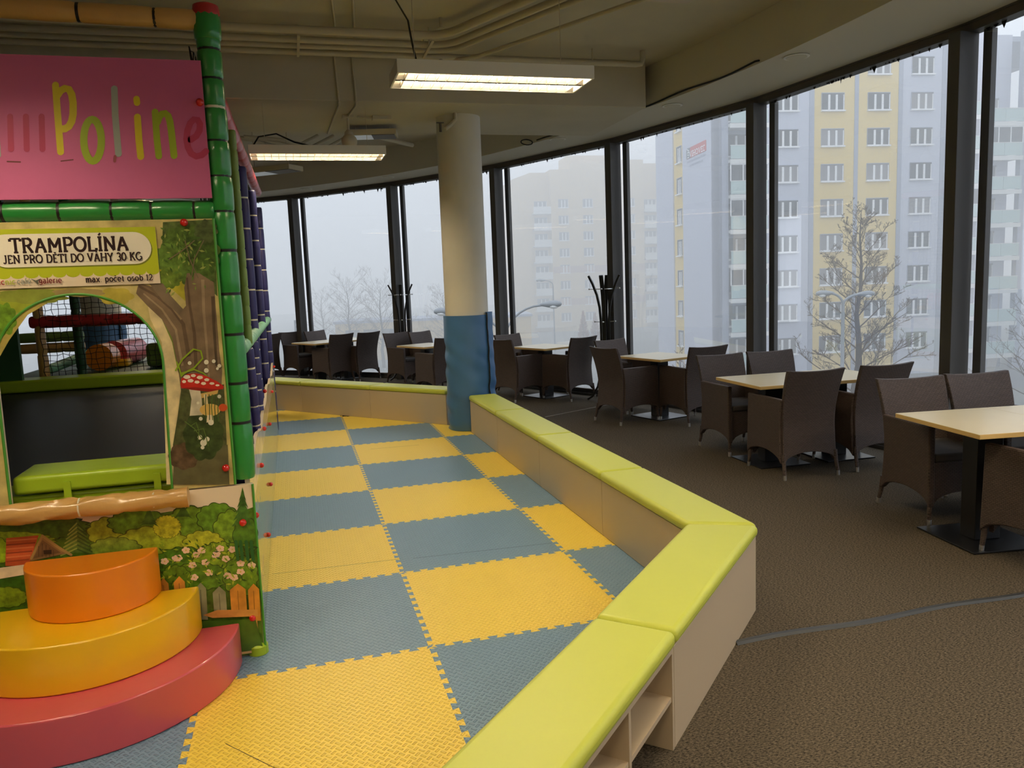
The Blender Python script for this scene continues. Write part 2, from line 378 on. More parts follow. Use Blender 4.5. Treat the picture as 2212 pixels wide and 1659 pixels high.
# column and its blue pad
COL = (1.41, 5.47)
struct(MB().lathe([(0.247, 0), (0.247, 3.53)], (COL[0], COL[1], 0), 48).build('column', M['column']))
tag(bpy.data.objects['column'], kind='structure')
def pad(name, c, r, z0, z1, label, seam):
    root = thing(name, label, 'column pad', (c[0], c[1], 0))
    rr = random.Random(3); ph = [(rr.uniform(0, 6), rr.uniform(0, 6), rr.choice((2, 3, 4, 5)), rr.uniform(7, 22)*rr.choice((-1, 1))) for _ in range(6)]
    def rad(a, z):
        k = 0.9*(1-z/z1)+0.35
        return r+0.011*sum(sin(p[2]*a+p[0]+p[3]*z)*sin(p[3]*z*0.7+p[1]) for p in ph)*k*0.55
    n, k = 64, 40
    vs = [(rad(2*pi*j/n, z0+(z1-z0)*i/k)*cos(2*pi*j/n), rad(2*pi*j/n, z0+(z1-z0)*i/k)*sin(2*pi*j/n), z0+(z1-z0)*i/k) for i in range(k+1) for j in range(n)]
    vs += [((r-0.035)*cos(2*pi*j/n), (r-0.035)*sin(2*pi*j/n), z1) for j in range(n)]+[((r-0.035)*cos(2*pi*j/n), (r-0.035)*sin(2*pi*j/n), z0) for j in range(n)]
    fs = [(i*n+j, i*n+(j+1) % n, (i+1)*n+(j+1) % n, (i+1)*n+j) for i in range(k+1) for j in range(n)]
    fs += [((k+2)*n+j, (k+2)*n+(j+1) % n, (j+1) % n, j) for j in range(n)]
    MB().add(vs, fs).build('padding', M['blue_vinyl'], root, smooth=60)
    # overlapping closing flap and its dark zip
    b = MB(); A0, A1 = seam, seam+0.42
    b.slab(lambda u, v: Vector(((rad(A0+(A1-A0)*u, z0+(z1+0.02-z0)*v)+0.018+0.012*u)*cos(A0+(A1-A0)*u), (rad(A0+(A1-A0)*u, z0+(z1+0.02-z0)*v)+0.018+0.012*u)*sin(A0+(A1-A0)*u), z0+0.01+(z1+0.02-z0)*v)),
           lambda u, v: Vector(((r-0.01)*cos(A0+(A1-A0)*u), (r-0.01)*sin(A0+(A1-A0)*u), z0+0.01+(z1+0.02-z0)*v)), 8, 40)
    b.build('flap', M['blue_vinyl'], root, smooth=60)
    b = MB(); b.tube([((rad(A0, z0+(z1-z0)*i/30)+0.016)*cos(A0-0.03), (rad(A0, z0+(z1-z0)*i/30)+0.016)*sin(A0-0.03), z0+0.02+(z1-z0)*i/30) for i in range(31)], 0.008, 6)
    b.build('zip', M['tie'], root)
    return root
pad('column_pad', COL, 0.272, 0.022, 1.335, 'blue vinyl pad wrapped round the foot of the white column', radians(-48))

# strip of trim in the carpet near the coat stand
a0, a1 = onZ(1178, 901, 0), onZ(1290, 879, 0); a1 = a0+(a1-a0)*1.7; t = (a1-a0).normalized(); nr = Vector((-t.y, t.x, 0))
struct(MB().obox(a0-nr*0.008, a1-a0, nr*0.016, (0, 0, 0.004)).build('trim_3', M['alul'], smooth=0))
# rubber cable cover running to the seating corner
a0, a1 = onZ(1588, 1391, 0), onZ(2212, 1283, 0); a1 = a0+(a1-a0)*1.5
pts = [a0+(a1-a0)*i/24+Vector((0, 0.012*sin(i*0.7), 0)) for i in range(25)]; b = MB()
for i in range(24):
    t = (pts[i+1]-pts[i]); nr = Vector((-t.y, t.x, 0)).normalized()
    p = [pts[i]+nr*s for s in (-0.02, -0.011, 0.011, 0.02)]; q = [x+t for x in p]
    for k, zz in ((0, 0.001), (1, 0.012), (2, 0.012), (3, 0.001)): p[k] = p[k]+Vector((0, 0, zz)); q[k] = q[k]+Vector((0, 0, zz))
    b.add(p+q, [(0, 1, 5, 4), (1, 2, 6, 5), (2, 3, 7, 6)])
tag(b.build('cable_cover', M['cable'], smooth=0), 'long grey cable cover lying across the carpet to the lime bench', 'cable cover')

# ------------------------------------------------------------------ foam mats
def clip(poly, p, nrm):
    out = []; n = len(poly)
    for i in range(n):
        a, c = poly[i], poly[(i+1) % n]
        da = (a[0]-p[0])*nrm[0]+(a[1]-p[1])*nrm[1]; dc = (c[0]-p[0])*nrm[0]+(c[1]-p[1])*nrm[1]
        if da >= 0: out.append(a)
        if da*dc < 0: t = da/(da-dc); out.append((a[0]+(c[0]-a[0])*t, a[1]+(c[1]-a[1])*t))
    return out
SC = 1.005
def seam(x0, y0, x1, y1):
    """jigsaw edge between two lattice points, always drawn in the +x / +y sense"""
    dx, dy = x1-x0, y1-y0; nx, ny = -dy, dx; N = 12; out = [(x0, y0)]
    for i in range(N):
        c = (i+0.5)/N
        for t, h in ((-0.017, -1), (-0.026, 1), (0.026, 1), (0.017, -1)):
            if i == 0 and t < 0 and h < 0: pass
            out.append((x0+dx*(c+t)+nx*0.013*h, y0+dy*(c+t)+ny*0.013*h))
    out.append((x1, y1)); return out
def tile_poly(ix, iy):
    a = seam(ix, iy*SC, ix+1, iy*SC); b_ = seam(ix+1, iy*SC, ix+1, (iy+1)*SC)
    c = seam(ix, (iy+1)*SC, ix+1, (iy+1)*SC)[::-1]; d = seam(ix, iy*SC, ix, (iy+1)*SC)[::-1]
    return a[:-1]+b_[:-1]+c[:-1]+d[:-1]
BI = 1.334                                      # inner face of the long bench
D45 = Vector((-0.703, -0.711, 0))
cuts = [((BI, 0), (-1, 0)), ((1.30, 0.0), (-0.711, 0.703)), ((1.18, 5.75), (-0.768, -0.640))]
rowname = {6: 'first', 5: 'second', 4: 'third', 3: 'fourth', 2: 'fifth', 1: 'sixth', 0: 'seventh', -1: 'eighth', -2: 'ninth', 7: 'corner', 8: 'far corner'}
for ix in (-2, -1, 0, 1):
    for iy in range(-2, 9):
        if ix == -2 and iy > -1: continue
        p = tile_poly(ix, iy)
        for c in cuts: p = clip(p, *c) if len(p) > 2 else p
        if len(p) < 3: continue
        ar = abs(sum(p[i][0]*p[(i+1) % len(p)][1]-p[(i+1) % len(p)][0]*p[i][1] for i in range(len(p))))/2
        if ar < 0.02: continue
        yel = (ix+iy) % 2 == 0
        pc = (sum(q[0] for q in p)/len(p), sum(q[1] for q in p)/len(p))
        o = MB().prism([(q[0]-ix, q[1]-iy) for q in p], 0.0, 0.0185).build('foam_mat', M['foam_y'] if yel else M['foam_b'], smooth=0)
        o.location = (ix, iy, 0.0015)
        col = {-2: 'under the step blocks', -1: 'beside the printed side wall', 0: 'in the middle column', 1: 'cut along the long bench'}[ix]
        tag(o, '%s foam mat %s, %s row from far bench' % ('yellow' if yel else 'blue', col, rowname[iy]), 'foam mat', 'jigsaw foam mats')
# straight cuts that run through some of the mats
for (ix, iy, pa, pb) in ((-1, 1, (588, 1240), (866, 1207)), (0, 1, (892, 1206), (1192, 1173)), (0, 4, (800, 970), (905, 961)), (-1, -1, (487, 1606), (640, 1682))):
    m_ = [o for o in bpy.data.objects if o.name.startswith('foam_mat') and (round(o.location.x), round(o.location.y)) == (ix, iy)][0]
    a0, a1 = onZ(*pa, 0.0205)-m_.location, onZ(*pb, 0.0205)-m_.location; t = (a1-a0).normalized(); nr = Vector((-t.y, t.x, 0)); a0.z = 0.0186
    MB().obox(a0-nr*0.0012, a1-a0, nr*0.0024, (0, 0, 0.0003)).build('cut_line', M['bcable'], m_, smooth=0)

# ------------------------------------------------------------------ lime benches
def cushion(quad, label, z0=0.385, z1=0.445, bv=0.024):
    r_ = tag(MB().prism([tuple(q[:2]) for q in quad], z0, z1).build('bench_cushion', M['lime'], smooth=50, bevel=bv, seg=5), label, 'cushion', 'lime bench cushions')
    return r_
def boxbench(name, label, quad, z1=0.383, grp='beige bench boxes', t=0.018):
    """closed box bench: four laminate panels and a lid, from a quad (inner0, inner1, outer1, outer0)"""
    root = thing(name, label, 'bench', group=grp)
    q = [Vector((a[0], a[1], 0)) for a in quad]; c = sum(q, Vector())/4
    for k, nm in ((0, 'inner_panel'), (1, 'end_panel'), (2, 'outer_panel'), (3, 'end_panel')):
        a, d = q[k], q[(k+1) % 4]; tt = (d-a).normalized(); nr = Vector((-tt.y, tt.x, 0))
        if (c-a).dot(nr) < 0: nr = -nr
        z0 = 0.021 if k == 0 else 0.001
        sh = t if k in (1, 3) else 0
        MB().obox(a+tt*sh+Vector((0, 0, z0)), (d-a)-tt*2*sh, nr*t, Vector((0, 0, z1-z0))).build(nm, M['panel'], root, smooth=0, bevel=0.0012, seg=1)
    return root
OX = 1.622
ys = [5.16, 3.94, 2.565, 1.205]
for k in range(3):
    lab = ['behind the column pad', 'second from the column pad', 'third from the column pad'][k]
    y1, y0 = ys[k]-0.003, ys[k+1]+0.003
    cushion([(BI-0.014, y0), (BI-0.014, y1), (OX+0.014, y1), (OX+0.014, y0)], 'lime vinyl cushion on the long bench, '+lab)
    boxbench('box_bench', 'beige laminate box of the long bench, '+lab, [(BI, y0), (BI, y1), (OX, y1), (OX, y0)])
IC, OC = Vector((1.312, 0.03, 0)), Vector((OX, -0.121, 0))   # mitre at the corner
cushion([(BI-0.014, IC.y+0.003), (BI-0.014, 1.202), (OX+0.014, 1.202), (OX+0.014, OC.y+0.006)], 'lime vinyl cushion on the long bench at the corner')
boxbench('box_bench', 'beige laminate box of the long bench at the corner', [(BI, 0.02), (BI, 1.202), (OX, 1.202), (OX, OC.y+0.01)])
NR = Vector((D45.y, -D45.x, 0))*-1              # towards the mats
NR = Vector((-0.711, 0.703, 0))
O1 = OC+D45*1.312; I1 = O1+NR*0.288
e = D45*0.003
I0 = OC+NR*0.288+D45*0.10
cushion([OC+e-NR*0.012, O1-e-NR*0.012, I1-e+NR*0.012, Vector((BI-0.02, IC.y-0.006, 0))], 'lime vinyl cushion on the slanting bench, nearest the corner')
boxbench('box_bench', 'beige laminate box of the slanting bench with a closed outer side', [Vector((BI-0.02, 0.0, 0)), I1-e, O1-e, OC+e])
O2 = O1+D45*1.42; I2 = O2+NR*0.288
cushion([O1+e-NR*0.012, O2-e-NR*0.012, I2-e+NR*0.012, I1+e+NR*0.012], 'lime vinyl cushion above the open shelves of the slanting bench')
# open shelf unit under the last cushion
root = thing('shelf_bench', 'beige laminate bench box with open shelves on its carpet side', 'bench')
up = Vector((0, 0, 1)); t = 0.018
MB().obox(I1+e-NR*t+up*0.021, (I2-I1)-e, NR*t, up*0.362).build('back_panel', M['panel'], root, smooth=0)
for s_ in (0.0, 0.42, 0.84, 1.26):
    a = O1+e+D45*s_; MB().obox(a+up*0.001, D45*t, NR*0.268, up*0.364).build('divider', M['panel'], root, smooth=0)
for s_ in (0.0, 0.42, 0.84):
    a = O1+e+D45*(s_+t); MB().obox(a+up*0.185+NR*0.004, D45*(0.42-t), NR*0.264, up*t).build('shelf', M['panel'], root, smooth=0)
MB().obox(O1+e+up*0.365, D45*1.4, NR*0.268, up*0.018).build('top_panel', M['panel'], root, smooth=0)
# far bench
FD = Vector((-0.6405, 0.768, 0)); FN = Vector((0.768, 0.6405, 0)); F0 = Vector((1.17, 5.76, 0))
def fp(s, o): return F0+FD*s+FN*o
for k, (s0, s1, lab) in enumerate([(0.0, 1.27, 'next to the blue column pad'), (1.27, 2.6, 'in its middle'), (2.6, 3.9, 'by the play tower')]):
    cushion([fp(s0+0.003, -0.012), fp(s1-0.003, -0.012), fp(s1-0.003, 0.30), fp(s0+0.003 if k else 0.03, 0.30 if k else 0.30)], 'lime vinyl cushion on the far bench, '+lab)
    boxbench('box_bench', 'beige laminate box of the far bench, '+lab, [fp(s0+0.002, 0), fp(s1-0.002, 0), fp(s1-0.002, 0.288), fp(s0+(0.002 if k else 0.16), 0.288)])

# ------------------------------------------------------------------ ceiling lamps
def make_lamp(rib, L=1.30, Wd=0.40, h=0.085):
    root = thing('louvre_lamp', '', 'lamp')
    b = MB(); t = 0.012
    b.span(-L/2, L/2, -Wd/2, -Wd/2+t, 0, h); b.span(-L/2, L/2, Wd/2-t, Wd/2, 0, h)
    b.span(-L/2, -L/2+t, -Wd/2+t, Wd/2-t, 0, h); b.span(L/2-t, L/2, -Wd/2+t, Wd/2-t, 0, h); b.span(-L/2+t, L/2-t, -Wd/2+t, Wd/2-t, h-t, h)
    b.span(-L/2, L/2, -0.012, 0.012, 0.0 if rib else 0.036, 0.07)
    b.build('housing', M['white'], root, smooth=0, bevel=0.002, seg=1)
    for sgn in (-1, 1):
        cyy = sgn*Wd*0.25
        b = MB(); pr = []
        for i in range(9):
            a = pi*i/8; pr.append((cyy+0.084*cos(a), 0.004+0.066*sin(a)))
        b.add([(x, p[0], p[1]) for x in (-L/2+t, L/2-t) for p in pr], [(i, i+1, 10+i, 9+i) for i in range(8)])
        b.build('reflector', M['reflector'], root)
        b = MB(); b.tube([(-L/2+0.06, cyy, 0.05 if rib else 0.038), (L/2-0.06, cyy, 0.05 if rib else 0.038)], 0.013, 8)
        b.build('fluorescent_tube', M['tube'], root)
        b = MB()
        for k in range(1, 19):
            x = -L/2+L*k/19; b.span(x-0.0016, x+0.0016, cyy-0.084, cyy+0.084, 0.001, 0.034)
        b.build('louvre_grille', M['louvre'], root, smooth=0)
    return root
lamp0, lamp1 = make_lamp(False), make_lamp(True)
lamps = [((0.865, 1.805, 2.99), 'louvred fluorescent lamp hanging in front of the ceiling beam, nearer and larger'),
         ((-0.165, 4.80, 2.99), 'louvred fluorescent lamp beyond it, seen edge on beside the round pendant'),
         ((0.9, -1.3, 2.99), 'louvred fluorescent lamp behind the viewpoint over the mats'),
         ((-2.1, -1.15, 2.99), 'louvred fluorescent lamp in front of the pink banner, out of view'),
         ((-2.2, 9.0, 2.99), 'added unseen louvred lamp beyond the second column, for streaks in the glass'),  # added out of view, placed for its reflection in the panes
         ((3.3, -1.9, 2.99), 'louvred fluorescent lamp behind the viewpoint over the dining tables'),
         ((-1.0, -3.9, 2.99), 'louvred fluorescent lamp directly behind the viewpoint'),
         ((-5.6, -0.8, 2.99), 'louvred fluorescent lamp far to the side of the banner'),
         ((2.0, -4.2, 2.99), 'louvred fluorescent lamp behind the viewpoint near the glass'),
         ((-3.4, 11.0, 2.99), 'added unseen louvred lamp far beyond the play tower, for streaks in the glass')]  # second hidden lamp, added to put yellow streaks on the glass
LAMPS = []
for k, (p, lab) in enumerate(lamps):
    o = {0: lamp0, 2: lamp1}.get(k) or copy_tree(lamp0 if k in (1, 4, 9) else lamp1)
    o.location = p; o.rotation_euler.z = radians(58) if k in (4, 9) else 0; tag(o, lab, 'lamp', 'louvred ceiling lamps'); LAMPS.append(o)
def wire(name, pts, r, label, cat='cable', m='bcable', n=6, group=None):
    return tag(MB().tube(pts, r, n).build(name, M[m]), label, cat, group)
# hangers: thin steel wires from slab or beam to the lamps
for k, (p, lab) in enumerate(lamps):
    top = 3.529 if 4.78 < p[1] < 6.42 else 4.015
    for sx in (-0.5, 0.5):
        MB().tube([(sx, 0.03 if k != 1 else 0.1, 0.075), (sx, 0.03 if k != 1 else 0.1, top-p[2])], 0.0025, 5).build('suspension_wire', M['pipe'], LAMPS[k])
wire('lamp_cable', [(0.44, 3.2, 4.02), (0.40, 3.0, 3.95), (0.455, 2.6, 3.62), (0.42, 2.25, 3.36), (0.40, 1.98, 3.16), (0.33, 1.86, 3.07)], 0.007, 'thin black cable dropping in a curve to the nearer hanging lamp')

# unlit lamps with mirror louvres fixed high up, their sky reflection painted as a pale and a dark half
for (pa, pb, z, lab) in (((752, 297), (858, 294), 3.42, 'unlit mirror louvre lamp beside the round pendant'), ((536, 378), (640, 367), 3.2, 'unlit mirror louvre lamp low over the end of the netted tower')):
    p0, p1 = onZ(*pa, z), onZ(*pb, z); p = (p0+p1)/2; dv = p1-p0
    d = thing('unlit_lamp', lab, 'lamp', p, atan2(dv.y, dv.x), 'unlit mirror lamps')
    hl = dv.length/2
    MB().span(-hl, hl, -0.15, 0.15, 0, 0.06).build('housing', M['pipe'], d, smooth=0, bevel=0.004)
    MB().span(-hl+0.02, 0.0, -0.135, 0.135, -0.006, 0.0).build('louvre_sky_half', mat('louvre_painted_sky', (226, 228, 228), 0.3, 0.6), d, smooth=0)
    MB().span(0.0, hl-0.02, -0.135, 0.135, -0.006, 0.0).build('louvre_dark_half', M['alu2'], d, smooth=0)  # same louvre, coloured dark where it mirrors no sky
    for x in (-hl*0.7, hl*0.7): MB().tube([(x, 0, 0.05), (x, 0, 4.015-p[2])], 0.006, 6).build('hanger', M['pipe'], d)
q = onZ(1489, 12, 3.96)
d = thing('ceiling_plate', 'flat brown plate on the ceiling at the upper edge of the picture', 'ceiling plate', (q.x-0.45, q.y-0.3, 0))
MB().span(-0.45, 0.45, -0.3, 0.3, 3.97, 4.02).build('frame', M['pipe'], d, smooth=0, bevel=0.004); MB().span(-0.42, 0.42, -0.27, 0.27, 3.962, 3.97).build('cover', M['panel'], d, smooth=0)
# round pendant speaker with its ceiling rose and junction box
d = thing('pendant_globe', 'round pale pendant globe hanging under the ceiling beam', 'pendant speaker', (0.2, 5.45, 0))
MB().ball((0, 0, 3.26), 0.085, 24, (1, 1, 0.95)).build('globe', M['pipe'], d, smooth=60)
MB().lathe([(0.02, 3.3), (0.05, 3.33), (0.045, 3.36), (0.02, 3.38)], n=16).build('cap', M['pipe'], d)
MB().tube([(0, 0, 3.37), (0, 0, 3.52)], 0.012, 8).build('stem', M['pipe'], d)
MB().span(-0.06, 0.06, -0.06, 0.06, 3.505, 3.53).build('ceiling_rose', M['pipe'], d, smooth=0, bevel=0.004)
tag(MB().span(0.46, 0.66, 5.4, 5.52, 3.49, 3.53).build('junction_box', M['pipe'], smooth=0, bevel=0.004), 'small flat junction box under the beam beside the pendant', 'junction box')
wire('conduit', [(0.30, 5.45, 3.52), (0.36, 5.43, 3.505), (0.47, 5.46, 3.51)], 0.01, 'short bent conduit between pendant and junction box', 'conduit', 'pipe')
# painted pipe runs under the slab in front of the beam; the first three swing away towards the viewer
rows = [(3.84, 3.90, 0.036, 1.02, 'uppermost'), (4.06, 3.885, 0.030, 1.10, 'second'), (4.24, 3.885, 0.026, 1.16, 'third'), ]
for y, z, r, xb, lab in rows:
    pts = [(-9.5, y, z), (xb-0.25, y, z)]+[(xb-0.25+0.3*sin(a), y-0.3*(1-cos(a))*1.0, z) for a in (0.3, 0.6, 0.9, 1.1)]
    dx, dy = 0.45, -0.9; e = pts[-1]; pts.append((e[0]+dx*3.2, e[1]+dy*3.2, z))
    wire('ceiling_pipe', pts, r, 'pale painted ceiling pipe that bends away from the beam, %s of three' % lab, 'pipe', 'pipe', 12, 'pipes under the slab')
wire('ceiling_pipe', [(-9.5, 4.42, 3.88), (3.10, 4.42, 3.88), (3.16, 4.42, 3.89), (3.18, 4.42, 3.93), (3.18, 4.42, 4.02)], 0.028, 'straight painted ceiling pipe ending in an elbow by the beam end', 'pipe', 'pipe', 12, 'pipes under the slab')
wire('ceiling_pipe', [(1.10, 4.5, 3.86), (1.38, 4.22, 3.85), (1.9, 3.3, 3.85), (2.6, 2.1, 3.86)], 0.02, 'thin painted pipe crossing under the others at a slant', 'pipe', 'pipe', 10, 'pipes under the slab')
wire('ceiling_pipe', [(1.05, 4.42, 3.86), (0.92, 4.2, 3.62), (0.80, 4.0, 3.56)], 0.016, 'short painted pipe stub slanting down towards the nearer lamp', 'pipe', 'pipe', 10, 'pipes under the slab')
for x, y, lab in ((-0.30, 4.2, 'nearest the green post'), (0.86, 4.1, 'near the pipe bends')):
    d = thing('pipe_clamp', 'grey pipe clamp and hanger on the pipe bundle, '+lab, 'clamp', (x, y, 0), group='pipe clamps')
    MB().span(-0.012, 0.012, -0.38 if y > 4.15 else -0.3, 0.24, 3.84, 3.852).build('strap', M['pipe'], d, smooth=0)
    for yy in (-0.1, 0.2): MB().tube([(0, yy, 3.85), (0, yy, 4.02)], 0.008, 6).build('rod', M['pipe'], d)
wire('rod_hanger', [(2.62, 4.42, 3.9), (2.62, 4.42, 4.02)], 0.008, 'thin rod holding the straight pipe near its elbow', 'hanger', 'pipe')
for x, lab in ((0.05, 'running down to the pendant'), (0.22, 'beside it, ending at the ceiling rose')):
    wire('conduit', [(x-0.1, 3.2, 4.0), (x, 4.3, 4.0), (x, 4.765, 3.99), (x+0.02, 4.765, 3.52), (x+0.03, 4.9, 3.518), (x-0.02 if x < 0.1 else x-0.02, 5.45 if x > 0.1 else 6.38, 3.518)], 0.011, 'thin painted conduit over the beam face, '+lab, 'conduit', 'pipe', 8, 'conduits over the beam')
d = thing('sprinkler', 'small sprinkler head above the pipe bends', 'sprinkler', (0.92, 3.72, 0))
MB().tube([(0, 0, 4.02), (0, 0, 3.93)], 0.012, 8).build('stem', M['pipe'], d); MB().lathe([(0.03, 3.925), (0.03, 3.932)], n=16).build('deflector', M['pipe'], d)
# pipes beyond the beam
for k, (y, z, r, x1) in enumerate([(6.75, 3.78, 0.035, 2.6), (6.95, 3.74, 0.03, 2.55), (7.15, 3.7, 0.03, 0.4)]):
    wire('ceiling_pipe', [(-9, y, z), (x1, y, z)]+([(x1+0.25, y+0.3, z), (x1+0.9, y+1.0, z)] if k == 2 else [(x1+0.02, y, z+0.02), (x1+0.02, y, 4.02)]), r, 'painted pipe beyond the beam, %s' % ['closest to the beam', 'second from the beam', 'bending off behind the far lamp'][k], 'pipe', 'pipe', 10, 'pipes beyond the beam')
for k, x in enumerate((-0.9, -0.68, -0.46)):
    wire('ceiling_pipe', [(x-0.5, 7.3, 3.64), (x, 7.45, 3.63), (x+0.5, 8.1, 3.62), (x+0.9, 8.6, 3.9)], 0.024, 'slanting painted pipe in the group behind the far lamp, %s' % ['lowest', 'middle', 'highest'][k], 'pipe', 'pipe', 8, 'slanting pipes beyond the beam')
wire('loose_cable', [(-0.8, 4.86, 3.07), (-0.72, 4.9, 3.2), (-0.55, 4.95, 3.24), (-0.38, 4.95, 3.16), (-0.2, 4.9, 3.11), (0.1, 4.88, 3.09)], 0.008, 'loose black cable looping above the far lamp')
wire('loose_cable', [tuple(arc(th, soff(th)-0.012, 3.60+0.012*sin(th*70))) for th in [0.40-0.012*i for i in range(24)]]+[tuple(arc(0.12, soff(0.12)-0.012, 3.6))], 0.009, 'dark cable running along the lip of the soffit')
q = arc(0.405, soff(0.40)-0.03, 3.58)
tag(MB().tube([(q.x+0.10*cos(a)*0.9-0.08, q.y+0.12*cos(a)*0.2, q.z+0.005+0.035*sin(a)) for a in [i*pi/8 for i in range(17)]], 0.008, 6).build('cable_coil', M['bcable']), 'loop of dark cable hanging at the end of the soffit cable', 'cable')
d = thing('pipe_valve', 'small valve and bent pipe on top of the white column', 'valve', (COL[0]-0.2, COL[1]-0.2, 0))
MB().tube([(0.12, -0.05, 3.53), (0.12, -0.06, 3.46), (0.06, -0.05, 3.40), (0.0, -0.06, 3.36)], 0.022, 8).build('bent_pipe', M['pipe'], d)
MB().tube([(-0.05, -0.05, 3.42), (-0.05, -0.05, 3.33)], 0.014, 8).build('valve_body', M['alu2'], d); MB().span(-0.09, -0.01, -0.06, -0.04, 3.42, 3.43).build('valve_handle', M['alu2'], d)

# ------------------------------------------------------------------ tables and chairs
def make_table():
    root = thing('cafe_table', '', 'table')
    b = MB(); b.span(-0.325, 0.325, -0.385, 0.385, 0.712, 0.74); b.build('tabletop', M['tedge'], root, smooth=0, bevel=0.002, seg=1)
    top = [c for c in root.children][0]; top.data.materials.append(M['table'])
    for p in top.data.polygons:
        if p.normal.z > 0.9: p.material_index = 1
    MB().span(-0.085, 0.085, -0.065, 0.065, 0.012, 0.706).build('pedestal', M['black'], root, smooth=0, bevel=0.004)
    MB().span(-0.2, 0.2, -0.2, 0.2, 0.703, 0.712).build('mounting_plate', M['alul'], root, smooth=0)
    MB().span(-0.24, 0.24, -0.26, 0.26, 0.001, 0.012).build('base_plate', M['black'], root, smooth=0, bevel=0.002)
    return root
table0 = make_table(); used = [False, False]
TABLES = []
def place(proto, k, x, y, rz, label, group):
    o = proto if not used[k] else copy_tree(proto)
    used[k] = True; o.location = (x, y, 0); o.rotation_euler = (0, 0, rz); tag(o, label, proto['category'], group); return o

def make_chair():
    root = thing('wicker_armchair', '', 'chair'); W = M['wicker']
    def yb(z): return -0.25-(0.110*((z-0.45)/0.45)**1.7 if z > 0.45 else 0.05*((0.45-z)/0.45)**1.6)
    def hw(z): return 0.236+(0.022*((z-0.45)/0.45) if z > 0.45 else 0.008*((0.45-z)/0.45))
    def zlow(u): return 0.125+0.085*max(0.0, 1-(2*u-1)**2)**0.55
    def back(off):
        def f(u, v):
            z0, z1 = zlow(u), 0.90-0.014*(1-(2*u-1)**2); z = z0+(z1-z0)*v
            return Vector(((2*u-1)*hw(z), yb(z)+off-0.02*(1-(2*u-1)**2)*max(0, z-0.45)/0.48, z))
        return f
    MB().slab(back(0), back(0.036), 12, 16).build('backrest', W, root, bevel=0.006)
    def arm(sg):
        def yf(z): return 0.275-0.018*(z/0.66)
        def f(x):
            def g(u, v):
                z0 = zlow(u); z1 = 0.655; z = z0+(z1-z0)*v; y = (yb(z)+0.02)+(yf(z)-yb(z)-0.02)*u
                return Vector((sg*(x+0.006*(0.655-z)), y, z))
            return g
        o_, i_ = f(0.258), f(0.214)
        MB().slab(o_ if sg > 0 else i_, i_ if sg > 0 else o_, 12, 10).build('armrest', W, root, bevel=0.008, fix=True)
    arm(1); arm(-1)
    def apron(off):
        def f(u, v):
            z0 = zlow(u); z = z0+(0.415-z0)*v; return Vector(((1-2*u)*0.216, 0.245+off, z))
        return f
    MB().slab(apron(0.0), apron(-0.03), 10, 5).build('apron', W, root, fix=True)
    MB().span(-0.214, 0.214, -0.225, 0.24, 0.40, 0.415).build('seat_base', W, root, smooth=0)
    MB().span(-0.209, 0.209, -0.215, 0.258, 0.416, 0.47).build('seat_cushion', M['seat'], root, smooth=50, bevel=0.018, seg=3)
    for sx in (-1, 1):
        for yy, y0 in ((0.262, 0.25), (-0.296, -0.262)):
            l = MB().tube([(sx*0.238, y0, 0.21), (sx*0.241, (yy+y0)/2, 0.1), (sx*0.245, yy, 0.042)], [0.018, 0.016, 0.0135], 10).build('leg', W, root)
            MB().tube([(sx*0.245, yy, 0.042), (sx*0.246, yy+(0.002 if yy > 0 else -0.003), 0.0)], [0.0145, 0.0135], 12).build('foot_cap', M['chrome'], l)
    return root
chair0 = make_chair()
CH = 'wicker armchairs in the dining area'; TB = 'square cafe tables'
def tbl(x, y, deg, lab): place(table0, 0, x, y, radians(deg), 'square pale laminate cafe table, '+lab, TB)
def chair(x, y, deg, lab): place(chair0, 1, x, y, radians(deg), 'dark brown wicker armchair '+lab, CH)
# front chair faces +y at 0 degrees
def pair(cx, cyy, deg, la, lb, off=0.3255):
    c, s_ = cos(radians(deg)), sin(radians(deg)); tbl(cx-off*c, cyy-off*s_, deg, la); tbl(cx+off*c, cyy+off*s_, deg, lb)
pair(3.80, 0.29, -8, 'nearest one, with a corner towards the bench', 'joined to the nearest one on its window side')
chair(3.66, 0.86, 172, 'behind the nearest table, on the bench side'); chair(4.23, 0.83, 174, 'behind the nearest tables, beside the thick mullion')
chair(3.54, -0.12, 1, 'in front of the nearest table, cut by the picture edge')
pair(3.85, 2.63, -2, 'bench half of the pair before the bare tree', 'window half of the pair before the bare tree')
chair(3.54, 3.20, 180, 'behind the pair of tables, on the bench side'); chair(4.10, 3.21, 178, 'behind the pair of tables, below the mullion')
chair(3.49, 2.28, -2, 'with its back to us, tucked under the pair of tables'); chair(4.17, 2.30, 1, 'with its back to us, window side of the pair')
tbl(3.70, 5.22, 16, 'single one before the balconies')
chair(3.25, 5.16, -75, 'turned towards the window, left of the single table'); chair(3.88, 4.77, 8, 'with its back to us, right of the single table'); chair(3.56, 5.86, 198, 'behind the single table, below the coat stand')
tbl(3.02, 7.60, 23, 'right of the blue column pad')
chair(2.57, 7.52, -63, 'turned towards the window, beside the blue column pad'); chair(3.23, 7.22, 26, 'with its back to us, left of the large coat stand'); chair(2.80, 8.1, 205, 'behind the table right of the column')
tbl(1.53, 9.25, 27, 'left of the blue column pad')
chair(1.34, 10.25, 207, 'behind the table left of the column, on the play side'); chair(1.80, 10.25, 214, 'behind the table left of the column, below the small coat stand'); chair(1.62, 8.78, 24, 'with its back to us, half behind the column pad')
pair(0.16, 11.75, 31, 'near half of the farthest pair', 'window half of the farthest pair')
